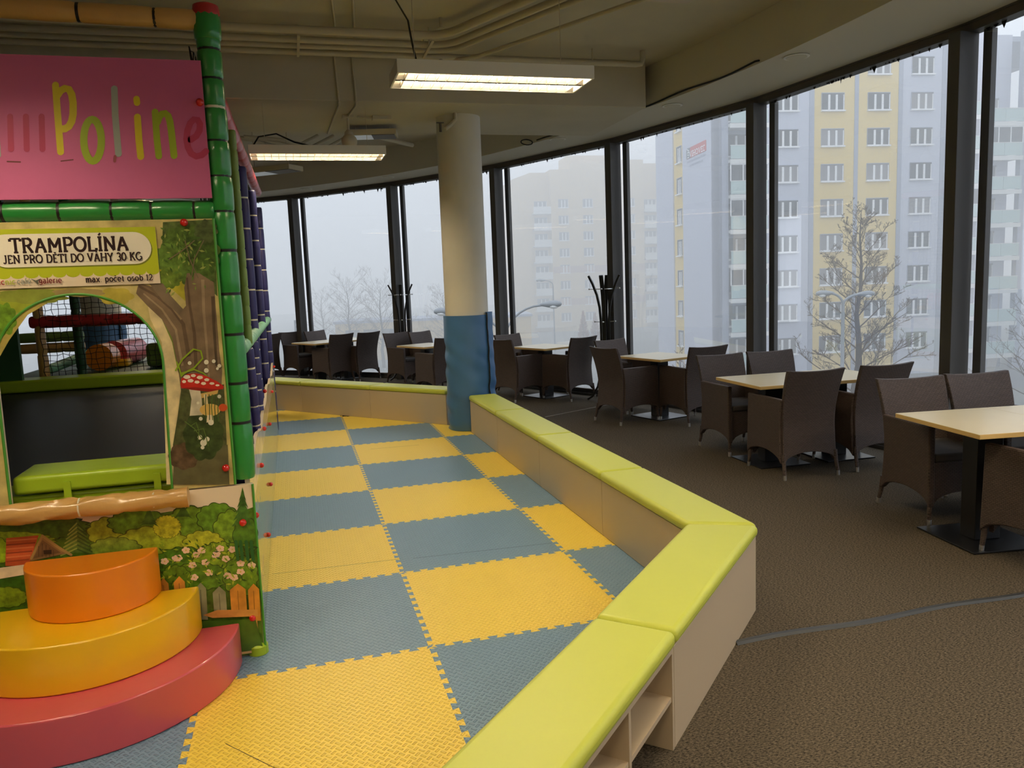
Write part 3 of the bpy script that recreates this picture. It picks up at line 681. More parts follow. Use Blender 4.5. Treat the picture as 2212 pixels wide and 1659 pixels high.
chair(-0.43, 12.62, 212, 'behind the farthest tables, on the play side'); chair(0.06, 12.55, 219, 'behind the farthest tables, window side'); chair(0.11, 11.38, 33, 'with its back to us at the farthest tables, nearer the tower'); chair(0.60, 11.52, 35, 'with its back to us at the farthest tables, window side')
chair(-1.19, 12.75, 38, 'half hidden by the net of the play tower')

# coat stands
def make_stand():
    root = thing('coat_stand', '', 'coat stand')
    for k in range(4):
        a = pi/4+k*pi/2; ca, sa = cos(a), sin(a)
        prof = [(0.27, 0.016), (0.20, 0.06), (0.12, 0.20), (0.07, 0.42), (0.055, 0.8), (0.057, 1.12), (0.07, 1.30), (0.105, 1.47), (0.16, 1.62), (0.215, 1.735)]
        b = MB(); t = Vector((-sa, ca, 0)); vs = []
        for i, (r, z) in enumerate(prof):
            p, q = prof[max(0, i-1)], prof[min(len(prof)-1, i+1)]; dr, dz = q[0]-p[0], q[1]-p[1]; l = hypot(dr, dz); nr, nz = dz/l, -dr/l
            c = Vector((r*ca, r*sa, z)); nn = Vector((nr*ca, nr*sa, nz))
            for s1, s2 in ((-1, -1), (1, -1), (1, 1), (-1, 1)): vs.append(c+t*0.027*s1+nn*0.0135*s2)
        m_ = len(prof); fs = [(i*4+j, i*4+(j+1) % 4, i*4+4+(j+1) % 4, i*4+4+j) for i in range(m_-1) for j in range(4)]+[(3, 2, 1, 0), tuple((m_-1)*4+j for j in range(4))]
        b.add(vs, fs); o = b.build('bent_arm', M['bentwood'], root, smooth=50, bevel=0.003, fix=True)
        for z, r, l in ((1.55, 0.135, 0.075), (1.10, 0.057, 0.085)):
            h = MB(); p0 = Vector((r*ca, r*sa, z)); p1 = p0+Vector((ca, sa, 0.05))*l; h.tube([p0, p1], 0.006, 8); h.ball(p1, 0.012, 10); h.build('coat_hook', M['chrome'], o)
    MB().lathe([(0.085, 0.30), (0.085, 0.33)], n=20).build('ring', M['bentwood'], root)
    MB().tube([(0.125*cos(a), 0.125*sin(a), 1.55) for a in [i*pi/12 for i in range(25)]], 0.006, 6).build('wire_ring', M['chrome'], root)
    return root
cs = make_stand(); cs.location = (3.62, 6.72, 0); cs.rotation_euler = (0, 0, radians(12))
tag(cs, 'black bentwood coat stand right of centre, in front of the mullion', 'coat stand', 'coat stands')
copy_tree(cs, (1.36, 10.84, 0), radians(38), 'black bentwood coat stand left of the white column, behind two chairs', 'coat stands')

# ================================================================== LETTERING
# strokes on a unit cap height: 'x,y x,y' polylines, 'a cx cy rx ry from to' arcs; '|' starts a new stroke; leading number is the advance
G = {
 'T': '.78|.39,0 .39,1|0,1 .78,1|0,1 0,.8|.78,1 .78,.8|.22,0 .56,0', 'R': '.82|.14,0 .14,1|.14,1 .42,1|a .42 .74 .26 .26 90 -90|.42,.48 .14,.48|.4,.48 .72,0|0,0 .3,0|.02,1 .14,1|.6,0 .82,0',
 'A': '.9|.1,0 .45,1|.45,1 .8,0|.24,.34 .66,.34|0,0 .24,0|.66,0 .9,0', 'M': '1.06|.14,0 .14,1|.14,1 .53,.3|.53,.3 .92,1|.92,1 .92,0|0,0 .28,0|.78,0 1.06,0',
 'P': '.74|.14,0 .14,1|.14,1 .42,1|a .42 .73 .27 .27 90 -90|.42,.46 .14,.46|0,0 .34,0|.02,1 .14,1', 'O': '.94|a .47 .5 .42 .5 0 360', 'L': '.7|.14,0 .14,1|.02,0 .66,0|.66,0 .66,.2|0,1 .3,1',
 'Í': '.36|.18,0 .18,1|.02,0 .34,0|.02,1 .34,1|.12,1.14 .28,1.3', 'I': '.36|.18,0 .18,1|.02,0 .34,0|.02,1 .34,1', 'N': '.92|.14,0 .14,1|.14,1 .78,0|.78,0 .78,1|0,0 .3,0|.62,1 .92,1|.02,1 .14,1',
 'J': '.5|.34,1 .34,.25|a .16 .25 .18 .25 0 -150|.18,1 .48,1', 'E': '.7|.14,0 .14,1|.02,1 .62,1|.14,.52 .5,.52|.02,0 .64,0|.62,1 .62,.84|.64,0 .64,.16', 'D': '.86|.14,0 .14,1|.02,1 .4,1|a .4 .5 .4 .5 90 -90|.4,0 .02,0',
 'Ě': '.7|.14,0 .14,1|.02,1 .62,1|.14,.52 .5,.52|.02,0 .64,0|.24,1.3 .36,1.14|.36,1.14 .48,1.3', 'V': '.86|.1,1 .43,0|.43,0 .76,1|0,1 .24,1|.62,1 .86,1', 'Á': '.9|.1,0 .45,1|.45,1 .8,0|.24,.34 .66,.34|0,0 .24,0|.66,0 .9,0|.4,1.14 .56,1.3',
 'H': '.94|.14,0 .14,1|.8,0 .8,1|.14,.5 .8,.5|0,0 .28,0|.66,0 .94,0|0,1 .28,1|.66,1 .94,1', 'Y': '.84|.08,1 .42,.45|.42,.45 .76,1|.42,.45 .42,0|0,1 .22,1|.62,1 .84,1|.26,0 .58,0',
 '3': '.62|a .3 .74 .24 .26 150 -90|a .3 .26 .27 .26 90 -150', '0': '.7|a .35 .5 .29 .5 0 360', 'K': '.84|.14,0 .14,1|.14,.42 .66,1|.36,.6 .72,0|0,0 .28,0|0,1 .28,1|.56,1 .8,1|.6,0 .84,0', 'G': '.88|a .46 .5 .42 .5 50 320|.86,.46 .86,.1|.6,.46 .86,.46',
 'm': '1.0|.12,0 .12,.68|a .31 .44 .19 .24 180 0|.5,.44 .5,0|a .69 .44 .19 .24 180 0|.88,.44 .88,0|.02,0 .22,0|.4,0 .6,0|.78,0 .98,0|.02,.68 .12,.68', 'a': '.62|.48,.44 .48,0|a .28 .46 .2 .22 150 0|a .28 .2 .2 .2 0 360|.48,0 .58,0', 'x': '.62|.08,.66 .52,0|.52,.66 .08,0|0,.66 .2,.66|.42,.66 .6,.66|0,0 .2,0|.42,0 .6,0',
 '.': '.24|.1,0 .14,.04', 'p': '.68|.14,-.28 .14,.66|a .36 .33 .24 .33 0 360|.02,-.28 .28,-.28|.02,.66 .14,.66', 'o': '.66|a .33 .33 .27 .33 0 360', 'č': '.58|a .31 .33 .26 .33 50 310|.2,1.02 .31,.86|.31,.86 .42,1.02', 'e': '.62|.06,.34 .55,.34|a .31 .33 .26 .33 0 310',
 't': '.42|.18,.9 .18,.14|a .28 .14 .1 .14 180 300|.02,.66 .38,.66', 's': '.5|a .25 .5 .17 .16 40 240|a .25 .17 .18 .17 80 -140', 'b': '.68|.14,0 .14,1|a .36 .33 .24 .33 0 360|.02,1 .14,1', '1': '.4|.2,0 .2,1|.2,1 .04,.86|.04,0 .36,0', '2': '.6|a .29 .72 .24 .28 160 -40|.48,.54 .06,0|.06,0 .54,0|.54,0 .54,.14',
 'c': '.56|a .31 .33 .26 .33 50 310', 'n': '.68|.12,0 .12,.66|a .33 .42 .21 .24 180 0|.54,.42 .54,0|.02,0 .22,0|.44,0 .64,0|.02,.66 .12,.66', 'i': '.3|.14,0 .14,.66|.02,0 .26,0|.02,.66 .14,.66|.13,.88 .15,.9', 'f': '.4|.16,0 .16,.8|a .28 .8 .12 .2 180 60|.02,.66 .34,.66|.04,0 .28,0', 'é': '.62|.06,.34 .55,.34|a .31 .33 .26 .33 0 310|.28,.84 .42,1.0',
 'g': '.64|a .29 .38 .23 .28 0 360|.52,.66 .52,-.05|a .29 -.05 .23 .22 0 -150|.52,.66 .6,.66', 'l': '.3|.14,0 .14,1|.02,0 .26,0|.02,1 .14,1', 'r': '.5|.14,0 .14,.66|a .34 .4 .2 .26 180 60|.02,0 .28,0|.02,.66 .14,.66', ' ': '.34', 'Š': '.66|.62,1 .06,1 .06,.52 .6,.52 .6,0 .04,0|.18,1.3 .33,1.14 .48,1.3',
 'C': '.66|.62,1 .06,1 .06,0 .62,0', 'w': '.9|.02,.66 .22,0 .45,.6 .66,0 .88,.66', 'v': '.6|.02,.66 .3,0 .58,.66', 'z': '.56|.04,.66 .5,.66 .06,0 .54,0', 'h': '.66|.12,0 .12,1|a .33 .42 .21 .24 180 0|.54,.42 .54,0', 'k': '.6|.12,0 .12,1|.12,.28 .5,.66|.26,.4 .54,0', 'y': '.6|.02,.66 .3,0|.58,.66 .2,-.28', 'd': '.68|.54,0 .54,1|a .32 .33 .24 .33 0 360', 'u': '.66|.1,.66 .1,.24|a .31 .24 .21 .24 180 360|.52,.66 .52,0'}
LAY = [0]
def strokes(ch):
    p = G[ch].split('|'); out = []
    for s in p[1:]:
        if s[0] == 'a':
            cx, cyy, rx, ry, a0, a1 = [float(x) for x in s[2:].split()]; n = max(6, int(abs(a1-a0)/15))
            out.append([(cx+rx*cos(radians(a0+(a1-a0)*i/n)), cyy+ry*sin(radians(a0+(a1-a0)*i/n))) for i in range(n+1)])
        else: out.append([tuple(float(v) for v in q.split(',')) for q in s.split()])
    return float(p[0]), out
def ribbon(b, pts, wd, P, rnd=False):
    """flat stroke of width wd (in the 2-D units of pts); P maps 2-D to the surface"""
    L, Rr = [], []; n = len(pts); closed = n > 3 and hypot(pts[0][0]-pts[-1][0], pts[0][1]-pts[-1][1]) < wd*0.3
    for i in range(n):
        p, q = pts[max(0, i-1)], pts[min(n-1, i+1)]
        if closed and i in (0, n-1): p, q = pts[-2], pts[1]
        dx, dy = q[0]-p[0], q[1]-p[1]; l = hypot(dx, dy) or 1; nx, ny = -dy/l*wd/2, dx/l*wd/2
        x, y = pts[i]; L.append((x+nx, y+ny)); Rr.append((x-nx, y-ny))
    k0 = len(b.v)
    for i in range(n-1):
        b.face([P(*L[i]), P(*Rr[i]), P(*Rr[i+1]), P(*L[i+1])])
    if rnd and not closed:
        for c, d, s_ in ((pts[0], pts[1], -1), (pts[-1], pts[-2], -1)):
            a0 = atan2(c[1]-d[1], c[0]-d[0]); b.face([P(c[0]+wd/2*cos(a0-pi/2+pi*k/10), c[1]+wd/2*sin(a0-pi/2+pi*k/10)) for k in range(11)])
def text(b, s, P, x0, x1, y0, h, wt=0.17, thin=0.12):
    """write s between x0 and x1 on the baseline y0 with cap height h"""
    gs = [strokes(c) for c in s]; sp = 0.10; tot = sum(g[0] for g in gs)+sp*(len(s)-1); k = (x1-x0)/tot; x = x0
    for adv, st in gs:
        for q in st:
            pts = [(x+px*k, y0+py*h) for px, py in q]
            vert = len(q) == 2 and abs(q[0][0]-q[1][0]) < 0.05
            LAY[0] += 1; ribbon(b, pts, h*(wt if (vert or len(q) > 2 or abs(q[0][1]-q[1][1]) > 0.3) else thin), P)
        x += (adv+sp)*k

# ================================================================== OUTSIDE
GZ = -7.0
M['ground'] = mat('damp_grass_and_asphalt', (122, 122, 116), 0.9, spec=0.2, noise=(0.06, 0.25))
M['road'] = mat('wet_road', (104, 106, 108), 0.6)
M['bgrey'] = mat('grey_render', (196, 199, 212), 0.9, spec=0.1)
M['bgrey2'] = mat('darker_grey_render', (158, 163, 178), 0.9, spec=0.1)
M['byel'] = mat('yellow_render', (228, 198, 116), 0.9, spec=0.1)
M['bbeige'] = mat('beige_render', (204, 176, 122), 0.9, spec=0.1, noise=(0.5, 0.06))
M['bbrown'] = mat('brown_band', (170, 132, 108), 0.9, spec=0.1)
M['wframe'] = mat('white_window_frame', (236, 236, 236), 0.6)
M['wpane'] = mat('dark_window_pane', (44, 46, 50), 0.4, spec=0.25)
M['wcurt'] = mat('curtained_pane', (120, 116, 116), 0.5)
M['rail'] = mat('frosted_balcony_panel', (168, 190, 186), 0.4)
M['slabw'] = mat('white_balcony_slab', (214, 214, 210), 0.8)
M['bark'] = mat('bark', (74, 64, 56), 0.9, spec=0.1)
M['twig'] = mat('twigs', (96, 80, 62), 0.9, spec=0.1)
M['rust'] = mat('rusty_foliage', (150, 96, 60), 0.9, spec=0.1)
M['galv'] = mat('galvanised_steel', (150, 154, 158), 0.5, 0.3)
M['signred'] = mat('sign_red', (196, 66, 62), 0.6); M['signgrey'] = mat('sign_grey', (96, 104, 110), 0.6); M['signwhite'] = mat('sign_white', (245, 245, 245), 0.6)
g = struct(MB().add([(-160, 8, GZ), (300, -150, GZ), (300, 330, GZ), (-160, 330, GZ)], [(0, 1, 2, 3)]).build('ground', M['ground'], smooth=0))
struct(MB().add([(-60, 60, GZ+0.02), (-60, 70, GZ+0.02), (60, 47, GZ+0.02), (60, 38, GZ+0.02)], [(3, 2, 1, 0)]).build('road', M['road'], smooth=0))

def block_window(parent, x, y, z, wd, ht, curt=0, proto={}):
    """white three-light window set back in its reveal, facing -y"""
    key = (wd, ht, curt)
    if key not in proto:
        b = MB(); t = 0.09
        for xx, k_ in ((-wd/6, 1.9), (wd/6, 1.9), (wd/2-0.03, 0.8)): b.span(xx-t/2*k_, xx+t/2*k_, -0.05, 0.03, 0.05, ht-0.12)
        b.span(-wd/2, wd/2, -0.05, 0.03, 0.03, 0.09)
        b.span(-wd/2-0.06, wd/2+0.06, -0.22, 0.0, -0.06, 0.04)
        o = b.build('window', M['wframe'], None, smooth=0)
        b = MB(); b.face([(-wd/2, -0.01, 0.04), (wd/2, -0.01, 0.04), (wd/2, -0.01, ht), (-wd/2, -0.01, ht)])
        pn = b.build('pane', M['wcurt'] if curt else M['wpane'], o, smooth=0)
        rv = MB(); rv.mi = 0
        rv.span(-wd/2-0.02, -wd/2, -0.06, 0.03, 0, ht); rv.span(wd/2, wd/2+0.02, -0.06, 0.03, 0, ht); rv.span(-wd/2, wd/2, -0.09, 0.03, ht-0.02, ht+0.03)
        rv.build('reveal', M['bgrey2'], o, smooth=0)
        proto[key] = o
    else: o = copy_tree(proto[key])
    o.parent = parent; o.location = (x, y, z); return o

# ---- grey and yellow apartment block
bA = thing('apartment_block', 'tall apartment block with grey and yellow bands and glazed balconies', 'apartment block', (35.96, 52.0, GZ), radians(-7.7))
TOP = 20.2-GZ
def wallA(x0, x1, m_, y0=0.0, d=0.4, name='wall_panel', z1=TOP): return MB().span(x0, x1, y0, y0+d, 0, z1).build(name, M[m_], bA, smooth=0)
wallA(0.0, 3.33, 'bgrey'); wallA(3.33, 3.72, 'bgrey2', -0.06, 0.5, 'pilaster'); wallA(3.72, 7.09, 'byel'); wallA(7.09, 7.42, 'bgrey2', -0.06, 0.5, 'pilaster'); wallA(7.42, 10.8, 'byel')
wallA(10.8, 11.15, 'bgrey2', -0.06, 0.5, 'pilaster'); wallA(11.15, 14.5, 'bgrey'); wallA(14.5, 15.0, 'bgrey2', -0.06, 0.5, 'pilaster'); wallA(21.6, 22.2, 'bgrey2', -0.06, 0.5, 'pilaster'); wallA(22.2, 30, 'bgrey'); wallA(17.85, 18.25, 'bgrey', -0.06, 1.6)
wallA(-0.15, 0.0, 'bgrey2', -0.05, 1.6); wallA(-4.04, -3.3, 'bgrey2', 0.0, 1.6)
wallA(-3.3, -0.15, 'bgrey2', 1.3, 0.3, 'balcony_back_wall'); wallA(15.0, 17.85, 'bgrey', 1.3, 0.3, 'balcony_back_wall'); wallA(18.25, 21.6, 'bgrey', 1.3, 0.3, 'balcony_back_wall')
# end wall with its yellow stair strip
def gab(s0, s1, m_, off=0.0, name='end_wall_panel'): return MB().span(-4.04-0.0+off, -3.84+off, s0, s1, 0, TOP).build(name, M[m_], bA, smooth=0)
gab(0, 8.15, 'bgrey'); gab(10.7, 15.5, 'bgrey'); gab(8.15, 10.7, 'byel', 0.12)
MB().span(-4.0, 30, 1.7, 15.5, TOP-0.4, TOP).build('roof', M['bgrey2'], bA, smooth=0)
rw = random.Random(5)
for k in range(-2, 8):
    z = 14.1-2.71*k-GZ
    if z < 1: continue
    for x in (1.475, 5.27, 9.135, 12.83): block_window(bA, x, 0.0, z, 1.87, 1.34, 1 if rw.random() < 0.3 else 0)
    o = block_window(bA, 0, 0, z-2.4, 1.2, 1.42, 0); o.location = (-3.92, 9.25, z-2.42); o.rotation_euler = (0, 0, -pi/2)
def balcony(x0, x1, z, glazed, name='balcony'):
    b = MB(); b.span(x0, x1, -0.35, 1.3, z-0.14, z+0.08); b.span(x0, x1, -0.38, -0.3, z-0.24, z+0.1)
    o = b.build(name, M['slabw'], bA, smooth=0)
    n = max(2, round((x1-x0)/1.5)); b = MB()
    for i in range(n): b.span(x0+0.05+(x1-x0-0.1)*i/n+0.015, x0+0.05+(x1-x0-0.1)*(i+1)/n-0.015, -0.34, -0.31, z+0.14, z+1.12)
    b.build('rail_panel', M['rail'], o, smooth=0)
    b = MB(); b.span(x0+0.03, x1-0.03, -0.36, -0.29, z+1.12, z+1.17); b.build('hand_rail', M['slabw'], o, smooth=0)
    if glazed:
        b = MB()
        for i in range(4): xx = x0+0.06+(x1-x0-0.12)*i/3; b.span(xx-0.035, xx+0.035, -0.33, -0.28, z+1.17, z+2.42)
        b.span(x0+0.03, x1-0.03, -0.33, -0.28, z+2.36, z+2.45); b.build('glazing_bars', M['wframe'], o, smooth=0)
        MB().face([(x0+0.06, -0.3, z+1.17), (x1-0.06, -0.3, z+1.17), (x1-0.06, -0.3, z+2.4), (x0+0.06, -0.3, z+2.4)]).build('glazing_pane', M['wpane'], o, smooth=0)
    return o
for k in range(0, 8):
    z = 13.1-2.68*k-GZ
    balcony(-3.3, -0.15, z, k in (2, 3, 5)); block_window(bA, -1.7, 1.3, z+0.5, 2.4, 1.75, 0)
    balcony(15.0, 17.85, z+0.4, k in (3,)); block_window(bA, 16.4, 1.3, z+0.9, 1.87, 1.6, 0)
    balcony(18.25, 21.6, z-0.15, k in (1,)); block_window(bA, 19.6, 1.3, z+0.35, 1.87, 1.75, 1 if k % 3 == 0 else 0)
# advertising board on the end wall
sg = thing('wall_sign', 'red and grey company sign high on the grey end wall', 'sign', (35.96, 52.0, 0), radians(-7.7))
def PG(s, z): return (-4.10, s, z)
MB().span(-4.09, -4.045, 2.6, 7.02, 11.67, 12.52).build('board', M['signred'], sg, smooth=0)
b = MB(); b.face([(-4.095, 7.02, 11.67), (-4.095, 7.02, 12.52), (-4.095, 6.1, 12.52), (-4.095, 6.1, 11.67)][::-1]); b.build('grey_field', M['signgrey'], sg, smooth=0)
b = MB(); text(b, 'ŠVIHOVEC', lambda x, y: PG(6.75-x, 11.74+y), 0, 4.0, 0, 0.40, 0.2, 0.2)
ribbon(b, [(-0.2, 0.62), (0.42, 0.42)], 0.07, lambda x, y: PG(6.75-x, 11.86+y)); b.build('lettering', M['signwhite'], sg, smooth=0)
b = MB(); 
for (a0, a1, zz) in ((0.0, 4.2, 11.38), (0.5, 3.6, 11.02)):
    x = a0
    while x < a1: wdt = rw.uniform(0.05, 0.22); ribbon(b, [(x, 0), (min(a1, x+wdt), 0)], 0.16, lambda q, y: (-4.05, 6.9-q, zz+y)); x += wdt+0.06
b.build('small_print', M['bgrey2'], sg, smooth=0)

# ---- beige block deeper in the mist
bB = thing('beige_apartment_block', 'beige apartment block with brown bands, paler in the mist', 'apartment block', (36.39, 128.72, GZ), radians(-4))
def wb(x0, x1, y0, y1, z1, m_='bbeige', name='wall_panel', z0=0): return MB().span(x0, x1, y0, y1, z0, z1).build(name, M[m_], bB, smooth=0)
wb(0.6, 3.8, 1.2, 14, 19.4-GZ); wb(3.8, 7.0, 1.4, 14, 20.5-GZ, name='balcony_back_wall'); wb(7.0, 10.6, 0, 14, 20.8-GZ); wb(10.6, 16.5, 0, 14, 22.0-GZ); wb(16.5, 24.0, 0.3, 14, 22.4-GZ); wb(24.0, 27.2, 1.4, 14, 21.9-GZ, name='balcony_back_wall'); wb(27.2, 33, 0.3, 14, 21.9-GZ)
wb(11, 20, 3, 9, 23.6-GZ, 'bbeige', 'roof_house', 22.2-GZ)
MB().extr([(0.6, 1.2, 19.4-GZ), (3.8, 1.2, 20.5-GZ), (3.8, 1.2, 19.4-GZ)], (0, 10, 0)).build('roof', M['bbeige'], bB, smooth=0)
for k in range(0, 9):
    z = 14.33-2.8*k-GZ
    if z < 0.5: continue
    for x in (9.2, 13.6, 21.4): block_window(bB, x, 0.0 if x < 16 else 0.3, z, 1.75, 1.45, 0)
    for x0, x1 in ((16.6, 19.6),): MB().span(7.1, 23.9, -0.03, 0.02, z+0.05, z+1.2).build('brown_band', M['bbrown'], bB, smooth=0) if k in (4, 6) else None
    for x0, x1 in ((3.9, 7.0), (24.1, 27.1)):
        b = MB(); b.span(x0, x1, 0.0, 1.4, z-0.95, z-0.75); b.span(x0, x1, -0.02, 0.05, z-0.75, z+0.3); b.build('balcony', M['slabw'], bB, smooth=0)
        block_window(bB, (x0+x1)/2, 1.38, z-0.4, 2.2, 1.7, 0)
# ---- low building on the far side, seen through the trees
bC = thing('low_building', 'long low yellowish building behind the misty trees', 'building', (2.2, 95.6, GZ), radians(-12))
MB().span(2, 26, 0, 9, 0, 4.6).build('wall', M['bbeige'], bC, smooth=0); MB().span(1.8, 26.2, -0.2, 9.2, 4.6, 4.9).build('flat_roof', M['bgrey2'], bC, smooth=0)
for i in range(3): MB().span(3.2+i*2.2, 4.9+i*2.2, -0.08, 0.0, 2.9, 3.8).build('window', M['wpane'], bC, smooth=0)
for k in range(2):
    MB().span(8.2+i*0+k*5, 10.4+k*5, -0.08, 0, 0.2, 2.4).build('gate', M['bgrey2'], bC, smooth=0)

# ---- bare trees
def tree(name, label, base, H, spread, seed, tr, levels=4, lean=0.0, cone=1.0, mats=('bark', 'twig'), dens=1.0, grp=None, first=0.25):
    r = random.Random(seed); root = thing(name, label, 'tree', base, group=grp)
    tk, br = MB(), MB(); N = 9
    pts = [Vector((lean*H*(i/N)**1.5+r.uniform(-1, 1)*0.012*H*(i > 0), r.uniform(-1, 1)*0.012*H*(i > 0), H*i/N)) for i in range(N+1)]
    tk.tube(pts, [tr*(1-0.93*i/N) for i in range(N+1)], 8)
    def grow(p, d, L, rad, lv):
        k = 5 if lv > 1 else 3; q = [p]; dd = d.copy()
        for i in range(k):
            dd = (dd+Vector((r.uniform(-1, 1), r.uniform(-1, 1), r.uniform(-0.5, 0.8)))*0.13).normalized(); q.append(q[-1]+dd*L/k)
        br.tube(q, [max(0.006, rad*(1-0.8*i/k)) for i in range(k+1)], 5 if lv > 2 else 3, cap=False)
        if lv <= 0: return
        for j in range(int((6 if lv > 1 else 5)*dens)):
            t = r.uniform(0.15, 0.98); i = min(k-1, int(t*k)); pp = q[i].lerp(q[i+1], t*k-i)
            side = Vector((r.uniform(-1, 1), r.uniform(-1, 1), r.uniform(-0.3, 0.6))).normalized()
            grow(pp, (dd*0.8+side*0.75).normalized(), L*r.uniform(0.28, 0.5)*(1.15-0.5*t), rad*0.42, lv-1)
    nb = int(26*dens)
    for j in range(nb):
        t = first+(0.97-first)*j/nb; i = min(N-1, int(t*N)); p = pts[i].lerp(pts[i+1], t*N-i); a = j*2.4+r.uniform(-0.4, 0.4)
        l = spread*(1.0-cone*0.85*max(0, (t-first)/(1-first))**1.35)*r.uniform(0.75, 1.1)
        grow(p, Vector((cos(a), sin(a), 0.45+0.55*t)).normalized(), l, tr*0.27*(1-0.72*t), levels-1)
    tk.build('trunk', M[mats[0]], root, smooth=60); br.build('branches', M[mats[1]], root, smooth=0)
    return root
def groundpt(px, d): p = onD(px, 600, d); return (p.x, p.y, GZ)
tree('bare_tree', 'large bare tree in front of the yellow part of the apartment block', groundpt(1855, 40), 11.6, 4.0, 21, 0.23, 4, dens=1.3, first=0.18, cone=0.82)
tree('bare_tree', 'misty bare tree before the long low building', groundpt(818, 86), 9.0, 4.6, 4, 0.2, 3, cone=0.4, dens=1.25, first=0.25)
tree('bare_tree', 'fainter bare tree left of the tree before the low building', groundpt(748, 92), 9.4, 4.4, 9, 0.2, 3, cone=0.4, dens=1.25, first=0.25)
tree('bare_tree', 'misty bare tree just left of the white column', groundpt(955, 90), 8.0, 3.4, 14, 0.18, 3, cone=0.4, dens=1.25, first=0.25)
tree('bare_tree', 'faint bare tree left of the trees by the low building', groundpt(690, 105), 8.2, 3.4, 30, 0.2, 3, cone=0.4, first=0.3)
tree('bare_tree', 'dark bare tree cut by the edge of the view, before balconies', groundpt(2232, 40), 6.6, 2.6, 17, 0.16, 3, cone=0.6, dens=0.9)
tree('bare_shrub', 'young bare shrub before the end wall', groundpt(1468, 40), 5.4, 1.2, 6, 0.06, 3, cone=0.9, dens=0.8)
tree('bare_shrub', 'spreading brown shrub behind the single cafe table', groundpt(1506, 37), 4.2, 1.9, 8, 0.06, 3, cone=0.5, dens=0.8, mats=('twig', 'rust'))
def conifer(px, d, H, seed, lab):
    r = random.Random(seed); root = thing('rusty_conifer', lab, 'tree', groundpt(px, d), group='rusty conifers'); b = MB()
    for i in range(420):
        t = r.random()**0.8; a = r.uniform(0, 2*pi); rad = H*0.24*(1-t)+0.08; p = Vector((rad*0.4*cos(a), rad*0.4*sin(a), H*t)); q = Vector((rad*cos(a), rad*sin(a), H*t+r.uniform(-0.1, 0.5)))
        b.tube([p, q], [0.08, 0.02], 3, cap=False)
    b.build('branches', M['rust'], root, smooth=0); MB().tube([(0, 0, 0), (0, 0, H)], [0.12, 0.02], 6).build('trunk', M['bark'], root)
conifer(1257, 100, 4.6, 1, 'rusty conifer before the beige block, taller of two'); conifer(1283, 101, 4.3, 2, 'rusty conifer before the beige block, right one of two')
def conifer2(): pass
# ---- street lamps
def street_lamp(label, px, d, heads, top, r=0.075, grp='street lamps'):
    p = groundpt(px, d); root = thing('street_lamp', label, 'street lamp', p, group=grp); right = Vector((CR.x, CR.y, 0)).normalized()
    MB().tube([(0, 0, 0), (0, 0, 1.2), (0, 0, 1.25), (0, 0, top)], [r*1.35, r*1.35, r, r*0.75], 12).build('pole', M['galv'], root)
    for (hpx, hpy) in heads:
        h = onD(hpx, hpy, d)-Vector(p); sgn = 1 if h.dot(right) > 0 else -1; reach = abs(h.dot(right)); rise = h.z-top
        arm = [Vector((0, 0, top))+right*sgn*reach*sin(a)*0.80*0+right*sgn*reach*0.8*(1-cos(a))+Vector((0, 0, rise*sin(a))) for a in [i*pi/2/8 for i in range(9)]]
        arm.append(right*sgn*reach*0.9+Vector((0, 0, top+rise*1.01)))
        MB().tube(arm, r*0.6, 8).build('arm', M['galv'], root)
        c = right*sgn*reach+Vector((0, 0, top+rise*1.02)); b = MB(); L = 0.42
        prof = [(-1, 0.25), (-0.7, 0.55), (-0.1, 0.95), (0.5, 1.0), (0.9, 0.6), (1.0, 0.2)]
        ring = []
        for t, k in prof: ring.append(c+right*sgn*t*L)
        b.tube(ring, [0.14*k for t, k in prof], 12); o = b.build('lamp_head', M['galv'], root)
        b = MB(); b.ball(c+right*sgn*0.12-Vector((0, 0, 0.09)), 0.13, 12, (1.5, 1, 0.7)); b.build('lens', M['wframe'], o)
street_lamp('two-armed street lamp nearest the glass, beside the white column', 1083, 30, [(1190, 659), (960, 674)], 6.35, 0.07)
street_lamp('two-armed street lamp before the large bare tree', 1822, 36, [(1872, 635), (1784, 634)], 7.1, 0.1)
street_lamp('thin misty one-armed street lamp before the beige block', 1194, 72, [(1168, 606)], 8.4, 0.07)
p = groundpt(633, 70); root = thing('traffic_light', 'small misty traffic light mast by the play tower', 'traffic light', p)
MB().tube([(0, 0, 0), (0, 0, 5.6)], 0.06, 8).build('pole', M['galv'], root); MB().span(-0.2, 0.2, -0.15, 0.15, 5.0, 6.2).build('signal_box', M['signgrey'], root, smooth=0)
for z in (5.2, 5.6, 6.0): MB().ball((0, -0.15, z), 0.11, 10, (1, 0.4, 1)).build('signal_lens', M['wpane'], root)

# ---- mist
fm = bpy.data.materials.new('mist'); fm.use_nodes = True; n = fm.node_tree
for x in list(n.nodes): n.nodes.remove(x)
o = n.nodes.new('ShaderNodeOutputMaterial'); v = n.nodes.new('ShaderNodeVolumeScatter'); v.inputs['Density'].default_value = 0.0132; v.inputs['Color'].default_value = (0.97, 0.985, 1, 1); v.inputs['Anisotropy'].default_value = 0.2
n.links.new(v.outputs[0], o.inputs['Volume'])
struct(MB().prism([(-120, 24), (-120, 250), (240, 250), (240, -60), (14, -60), (14, 14), (6, 24)], GZ+0.05, 34).build('mist', fm, smooth=0), 'stuff')

